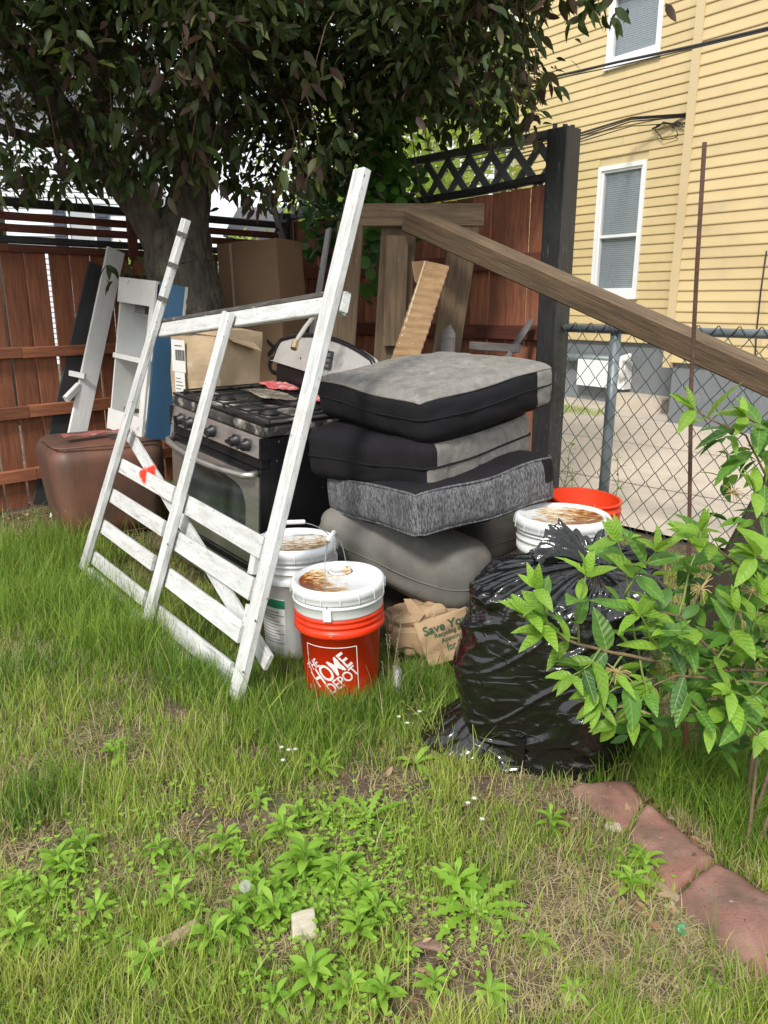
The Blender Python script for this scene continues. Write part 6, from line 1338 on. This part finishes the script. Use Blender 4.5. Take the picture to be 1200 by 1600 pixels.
# ================================================================ WEEDS: rosettes and upright lance-leaved plants
m_weed = leafmat('weed_leaves', [(0, (.15, .30, .03)), (.5, (.25, .44, .05)), (1, (.36, .55, .09))], .35)
def wleaf(wd, fold, droop, n=7):
    v = []; f = []
    for i in range(n + 1):
        t = i / n; w_ = wd / 2 * (.16 + .84 * math.sin(math.pi * min(1, t ** 1.5)) ** .9) * (1 if t < .97 else .05); zc = .25 * t * (1 - t) - droop * t ** 3; v += [(t, -w_, zc + fold * w_ * 2), (t, 0, zc), (t, w_, zc + fold * w_ * 2)]
    for i in range(n): a = i * 3; f += [(a, a + 3, a + 4, a + 1), (a + 1, a + 4, a + 5, a + 2)]
    return v, f
def weed(u, v, size, n, kind, seed, label):
    g = G(u, v); t = thing('weed', label, 'weed', (g.x, g.y, float(gz(g.x, g.y))), (0, 0, seed * 1.1), group='broad leafed weeds in the lawn'); r = np.random.default_rng(seed)
    k = n; a = np.arange(k) * 2.399 + r.normal(size=k) * .2
    if kind == 'rosette': el = r.uniform(.15, .75, k); pos = np.zeros((k, 3)); pos[:, 2] = .006; sc_ = size * r.uniform(.6, 1.05, k); geo = wleaf(.26, .1, .45)
    elif kind == 'dandelion': el = r.uniform(.1, .7, k); pos = np.zeros((k, 3)); pos[:, 2] = .006; sc_ = size * r.uniform(.75, 1.1, k)
    else: z = np.linspace(.12, 1, k) * size * .62; el = .35 + .75 * z / (size * .9) + r.normal(size=k) * .1; pos = np.stack([r.normal(size=k) * .004, r.normal(size=k) * .004, z], 1); sc_ = size * (.75 - .35 * (z / (size * .9))) * r.uniform(.85, 1.1, k); geo = wleaf(.34, .12, .35)
    if kind == 'dandelion':
        vv = []; ff = []; m_ = 14
        for i in range(m_ + 1):
            tt_ = i / m_; w_ = (.05 + .11 * tt_) * (1 if i % 2 else .45) * (1 - tt_ ** 6) + .006; zc = .12 * math.sin(tt_ * 2.2) - .3 * tt_ ** 2; vv += [(tt_, -w_, zc), (tt_, 0, zc - .02), (tt_, w_, zc)]
        for i in range(m_): b = i * 3; ff += [(b, b + 3, b + 4, b + 1), (b + 1, b + 4, b + 5, b + 2)]
        geo = (vv, ff)
    d = np.stack([np.cos(a) * np.cos(el), np.sin(a) * np.cos(el), np.sin(el)], 1)
    scatter('leaves', *geo, pos, rots(d), sc_, m_weed, t, np.clip(r.uniform(0, 1, k) * .7 + .2 * (seed % 3) / 2, 0, 1))
    if kind == 'upright': MB().tube([(0, 0, 0), (.003, 0, size * .5), (0, 0, size * .92)], [.0028, .0022, .0015], 5).build('stem', m_stem, t)
    return t
W = [(740, 1430, .085, 12, 'dandelion', 'bright ragged leafed dandelion plant on the bare soil strip'), (712, 1400, .05, 12, 'upright', 'upright weed growing out of the ragged dandelion'), (575, 1285, .07, 10, 'dandelion', 'ragged dandelion rosette above the clover patch'), (500, 1205, .055, 9, 'dandelion', 'dandelion rosette by the lush grass edge'), (650, 1195, .06, 7, 'rosette', 'broad leafed weed below the trash bag film'),
     (845, 1480, .032, 12, 'rosette', 'small bright rosette alone in the grass west of the bark'), (1112, 1552, .028, 9, 'rosette', 'tiny rosette beside the long edging stone'), (894, 1556, .032, 12, 'rosette', 'small rosette near the bottom of the bare strip'), (625, 1485, .034, 12, 'rosette', 'small rosette next to the curled brown leaf'), (680, 1545, .034, 16, 'upright', 'narrow leafed weed on dark soil'), (765, 1552, .04, 14, 'rosette', 'spreading weed on dark soil with long leaves'),
     (478, 1365, .062, 16, 'upright', 'leafy upright weed above the pale fragment'), (445, 1310, .05, 14, 'upright', 'leafy weed at the west edge of the clover'), (530, 1378, .05, 14, 'upright', 'leafy weed east of the pale fragment'), (400, 1430, .05, 14, 'upright', 'weed next to the dandelion clock'), (430, 1440, .05, 14, 'upright', 'weed south of the dandelion clock'), (560, 1465, .048, 14, 'upright', 'weed between the pale fragment and the curled leaf'), (585, 1440, .045, 12, 'upright', 'weed just above the curled leaf'), (490, 1540, .05, 16, 'upright', 'weed cluster near the lower edge of the lawn'),
     (350, 1330, .045, 12, 'upright', 'weed in the middle of the patchy grass'), (370, 1455, .045, 12, 'upright', 'weed beside the tan branch piece'), (330, 1480, .045, 12, 'upright', 'weed just below the tan branch piece'), (275, 1420, .045, 12, 'upright', 'weed above the tan branch piece'), (130, 1340, .045, 12, 'upright', 'weed at the west side of the patchy lawn'), (90, 1365, .045, 12, 'upright', 'weed farther west in the patchy lawn'), (230, 1520, .045, 12, 'upright', 'weed south west of the tan branch piece'),
     (182, 1190, .042, 12, 'upright', 'lone weed in the straw patch before the white frame'), (405, 1262, .035, 10, 'upright', 'weed on the bare patch below the lush grass'), (465, 1285, .04, 12, 'upright', 'weed left of the ragged dandelion rosette'.replace('left', 'west')), (600, 1560, .04, 14, 'upright', 'weed low between two bare soil patches'), (1005, 1370, .04, 14, 'upright', 'green sprig growing against the red edging stone'), (985, 1400, .04, 12, 'upright', 'green sprig below the bark strip'), (860, 1300, .04, 10, 'upright', 'weed in the grass below the trash bag'), (30, 1480, .045, 12, 'upright', 'weed at the far west edge of the lawn'), (150, 1440, .04, 12, 'upright', 'weed amid yellow clover in the west lawn'), (430, 1575, .04, 12, 'upright', 'weed at the very front of the lawn'), (545, 1560, .042, 14, 'upright', 'weed at the front between clover and bare soil'), (395, 1385, .04, 12, 'upright', 'weed just above the dandelion clock'), (250, 1345, .04, 12, 'upright', 'pale weed among straw in the middle lawn')]
for i, (u, v, s, n, k, l) in enumerate(W): weed(u, v, s * (1.9 if k == 'upright' else 1.5), n, k, i + 1, l)
rw = random.Random(8)
for i in range(46):
    cu, cv, su, sv, lab, grp = [(520, 1390, 95, 70, 'small bright weed in the crowded patch round the pale fragment', 'small weeds crowding the middle of the lawn'), (70, 1420, 70, 50, 'small bright weed in the loose patch by the far west edge of the lawn', 'small weeds at the west edge of the lawn'), (330, 1400, 90, 80, 'small bright weed scattered round the tan branch piece', 'small weeds round the branch piece')][(0, 0, 1, 2)[i % 4]]
    t = weed(rw.gauss(cu, su * .7), min(1585, rw.gauss(cv, sv * .7)), rw.uniform(.04, .075), rw.choice((9, 12, 15)), rw.choice(('upright', 'upright', 'rosette')), 100 + i, lab); t['group'] = grp
# clover mats
r = np.random.default_rng(91); C = [(560, 1330, .09, 420), (600, 1370, .07, 300), (500, 1300, .06, 200), (620, 1300, .06, 180), (560, 1410, .06, 220), (60, 1400, .09, 260), (110, 1440, .08, 220), (300, 1260, .06, 140), (720, 1455, .05, 160), (470, 1420, .06, 160), (560, 1570, .07, 200), (1000, 1380, .035, 80), (380, 1500, .06, 140), (180, 1300, .08, 160), (640, 1120, .05, 60), (720, 1120, .04, 60)]
pos = []; 
for u, v, rad, k in C:
    k = int(k * .42); g = G(u, v); pos.append(np.stack([g.x + r.normal(size=k) * rad * 1.25, g.y + r.normal(size=k) * rad * 1.25, r.uniform(.008, .040, k)], 1))
pos = np.concatenate(pos); a = r.uniform(0, 6.28, len(pos)); P3 = np.repeat(pos, 3, 0); A3 = np.repeat(a, 3) + np.tile([0, 2.09, 4.19], len(pos)); d = np.stack([np.cos(A3), np.sin(A3), r.uniform(.0, .5, len(A3))], 1)
tag(scatter('clover', vt, vf, P3, rots(d), r.uniform(.005, .010, len(P3)), m_weed, None, np.clip(r.uniform(.3, 1, len(P3)), 0, 1)), 'low clover patches in the lawn', None, None, 'stuff')
# pebbles, dry leaf bits and clippings on the soil
r = np.random.default_rng(95); n = 11000; x, y = grass_at(n, 95, (0, 0, 0, 5.0)); V0 = [(0, 0, 0), (1, .1, .1), (.8, .6, .2), (.1, .5, .05), (.5, .3, .35)]; F0 = [(0, 1, 4), (1, 2, 4), (2, 3, 4), (3, 0, 4)]
ok = (side_line(x, y) > .1) & (side_left(x, y) > .1); 
for s in stones: ok &= ~in_poly(x, y, s)
x, y = x[ok], y[ok]; az = r.uniform(0, 6.28, len(x)); m_lit = leafmat('litter_bits', [(0, (.10, .06, .04)), (.35, (.25, .15, .09)), (.6, (.38, .13, .06)), (.8, (.36, .30, .22)), (1, (.62, .58, .52))], 0, .9)
tag(scatter('debris', V0, F0, np.stack([x, y, gz(x, y) + .002], 1), rots(np.stack([np.cos(az), np.sin(az), r.normal(size=len(x)) * .2], 1)), r.uniform(.0025, .009, len(x)) * np.where(r.uniform(0, 1, len(x)) < .05, 2.0, 1), m_lit, None, r.uniform(0, 1, len(x)) ** 1.2), 'crumbs of bark, brick and pebbles scattered on the soil', None, None, 'stuff')
# dead leaves blown against the fence foot, the stones and the bag
r = np.random.default_rng(96); pos = []
for u, v, rad, k in ((30, 815, .22, 120), (90, 800, .2, 90), (1020, 1270, .05, 40), (1090, 1330, .05, 40), (1010, 1420, .05, 30), (700, 1230, .12, 30), (880, 1290, .06, 25), (640, 1500, .15, 25), (400, 1200, .25, 30), (150, 1200, .3, 25), (200, 880, .15, 50), (1090, 930, .15, 40)):
    g = G(u, v); pos.append(np.stack([g.x + r.normal(size=k) * rad, g.y + r.normal(size=k) * rad, r.uniform(.006, .02, k)], 1))
pos = np.concatenate(pos); az = r.uniform(0, 6.28, len(pos)); okd = (side_line(pos[:, 0], pos[:, 1]) > .08) & (side_left(pos[:, 0], pos[:, 1]) > .08); pos, az = pos[okd], az[okd]
tag(scatter('dead_leaves', *leaf_geo(.5, .35, -.3, 4), pos, rots(np.stack([np.cos(az), np.sin(az), r.normal(size=len(az)) * .25], 1), roll=r.normal(size=len(az)) * .6), r.uniform(.018, .042, len(az)), leafmat('dead_leaf', [(0, (.10, .055, .03)), (.5, (.24, .14, .08)), (1, (.42, .30, .19))], .1, .85), None, r.uniform(0, 1, len(az))), 'dry brown leaves blown on the soil', None, None, 'stuff')
# straw heap along the stones
clump([(1000, 1255, .03, 1), (1040, 1285, .03, 1), (1080, 1310, .03, 1), (1110, 1330, .02, .7), (1150, 1370, .03, .8), (980, 1240, .02, .6), (900, 1280, .05, .8)], 130, 64, .03, .08, 'straw', 'tangle of dead stems lying along the red edging stones', .0012, .0025, tone=(.88, 1))
# dandelion clock and small white blossoms
dc = thing('dandelion_clock', 'round white dandelion seed head above the bright weeds', 'dandelion', tuple(G(386, 1437)))
zc = .09; MB().tube([(0, 0, 0), (.004, .002, .05), (0, 0, zc)], .0015, 6).build('stalk', m_stem, dc); p = D(386, 1406, dc.location.y); 
mb = MB(); m_fl = M('seed_fluff', (.72, .72, .68), rough=.9, bump=0, trans=.3)
for q in range(220):
    zz = 1 - 2 * (q + .5) / 220; rr_ = math.sqrt(1 - zz * zz); a = q * 2.39996; d = Vector((rr_ * math.cos(a), rr_ * math.sin(a), zz)); mb.tube([d * .003, d * .012], .00018, 3, cap=False); o_ = d.orthogonal().normalized(); o2 = d.cross(o_)
    for w_ in range(5): b = w_ * 1.256; e = (o_ * math.cos(b) + o2 * math.sin(b)) * .0032; mb.add([d * .0125 - o_.cross(e) * .05, d * .0145 + e, d * .0125 + o_.cross(e) * .05], [(0, 1, 2)])
mb.build('seed_ball', m_fl, dc, world=Matrix.Translation(dc.location + Vector((0, 0, zc + .004))))
m_pet = M('white_petal', (.82, .82, .80), rough=.6, bump=0, trans=.3)
FL_ = [(441, 1168, 'topmost blossom of the group of five by the lush grass'), (452, 1172, 'second white blossom in the row by the lush grass'), (462, 1171, 'white blossom ending the row by the lush grass'), (443, 1188, 'lowest white blossom below the row by the lush grass'), (636, 1130, 'single white blossom under the silver foil strip'), (623, 1120, 'tiny white blossom just above the single one'), (730, 1255, 'white blossom on a thin stem below the trash bag'), (740, 1248, 'upper white blossom below the trash bag'), (752, 1280, 'drooping white blossom below the trash bag'), (655, 1112, 'tiny white blossom beside the film of the trash bag')]
for u, v, l in FL_:
    g = G(u, v + 30); t = thing('white_flower', l, 'flower', tuple(g), group='small white lawn flowers'); hz = D(u, v, g.y).z; MB().tube([(0, 0, 0), (0, 0, hz)], .0009, 4).build('stalk', m_stem, t)
    P = np.zeros((6, 3)); P[:, 2] = hz; a = np.arange(6) * 1.047; scatter('petals', *leaf_geo(.6, .1, .3, 2), P, rots(np.stack([np.cos(a), np.sin(a), np.full(6, .5)], 1)), np.full(6, .009), m_pet, t)
# grassy strip at the foot of the neighbour's foundation
r = np.random.default_rng(97); g0 = G(895, 640); n = 2600; t_ = r.uniform(-.6, 1.6, n); o_ = r.uniform(0, .9, n); x = g0.x - WD.x * t_ + WN.x * o_ * .4; y = g0.y - WD.y * t_ + WN.y * o_ * .8 
blades('verge_grass', x, y, r.uniform(.05, .10, n), np.full(n, .008), .5, r.uniform(.4, .75, n), m_grass, 98, 'strip of grass at the end of the concrete yard')
print('objects', len(sc.objects), 'leaves', nleaf)
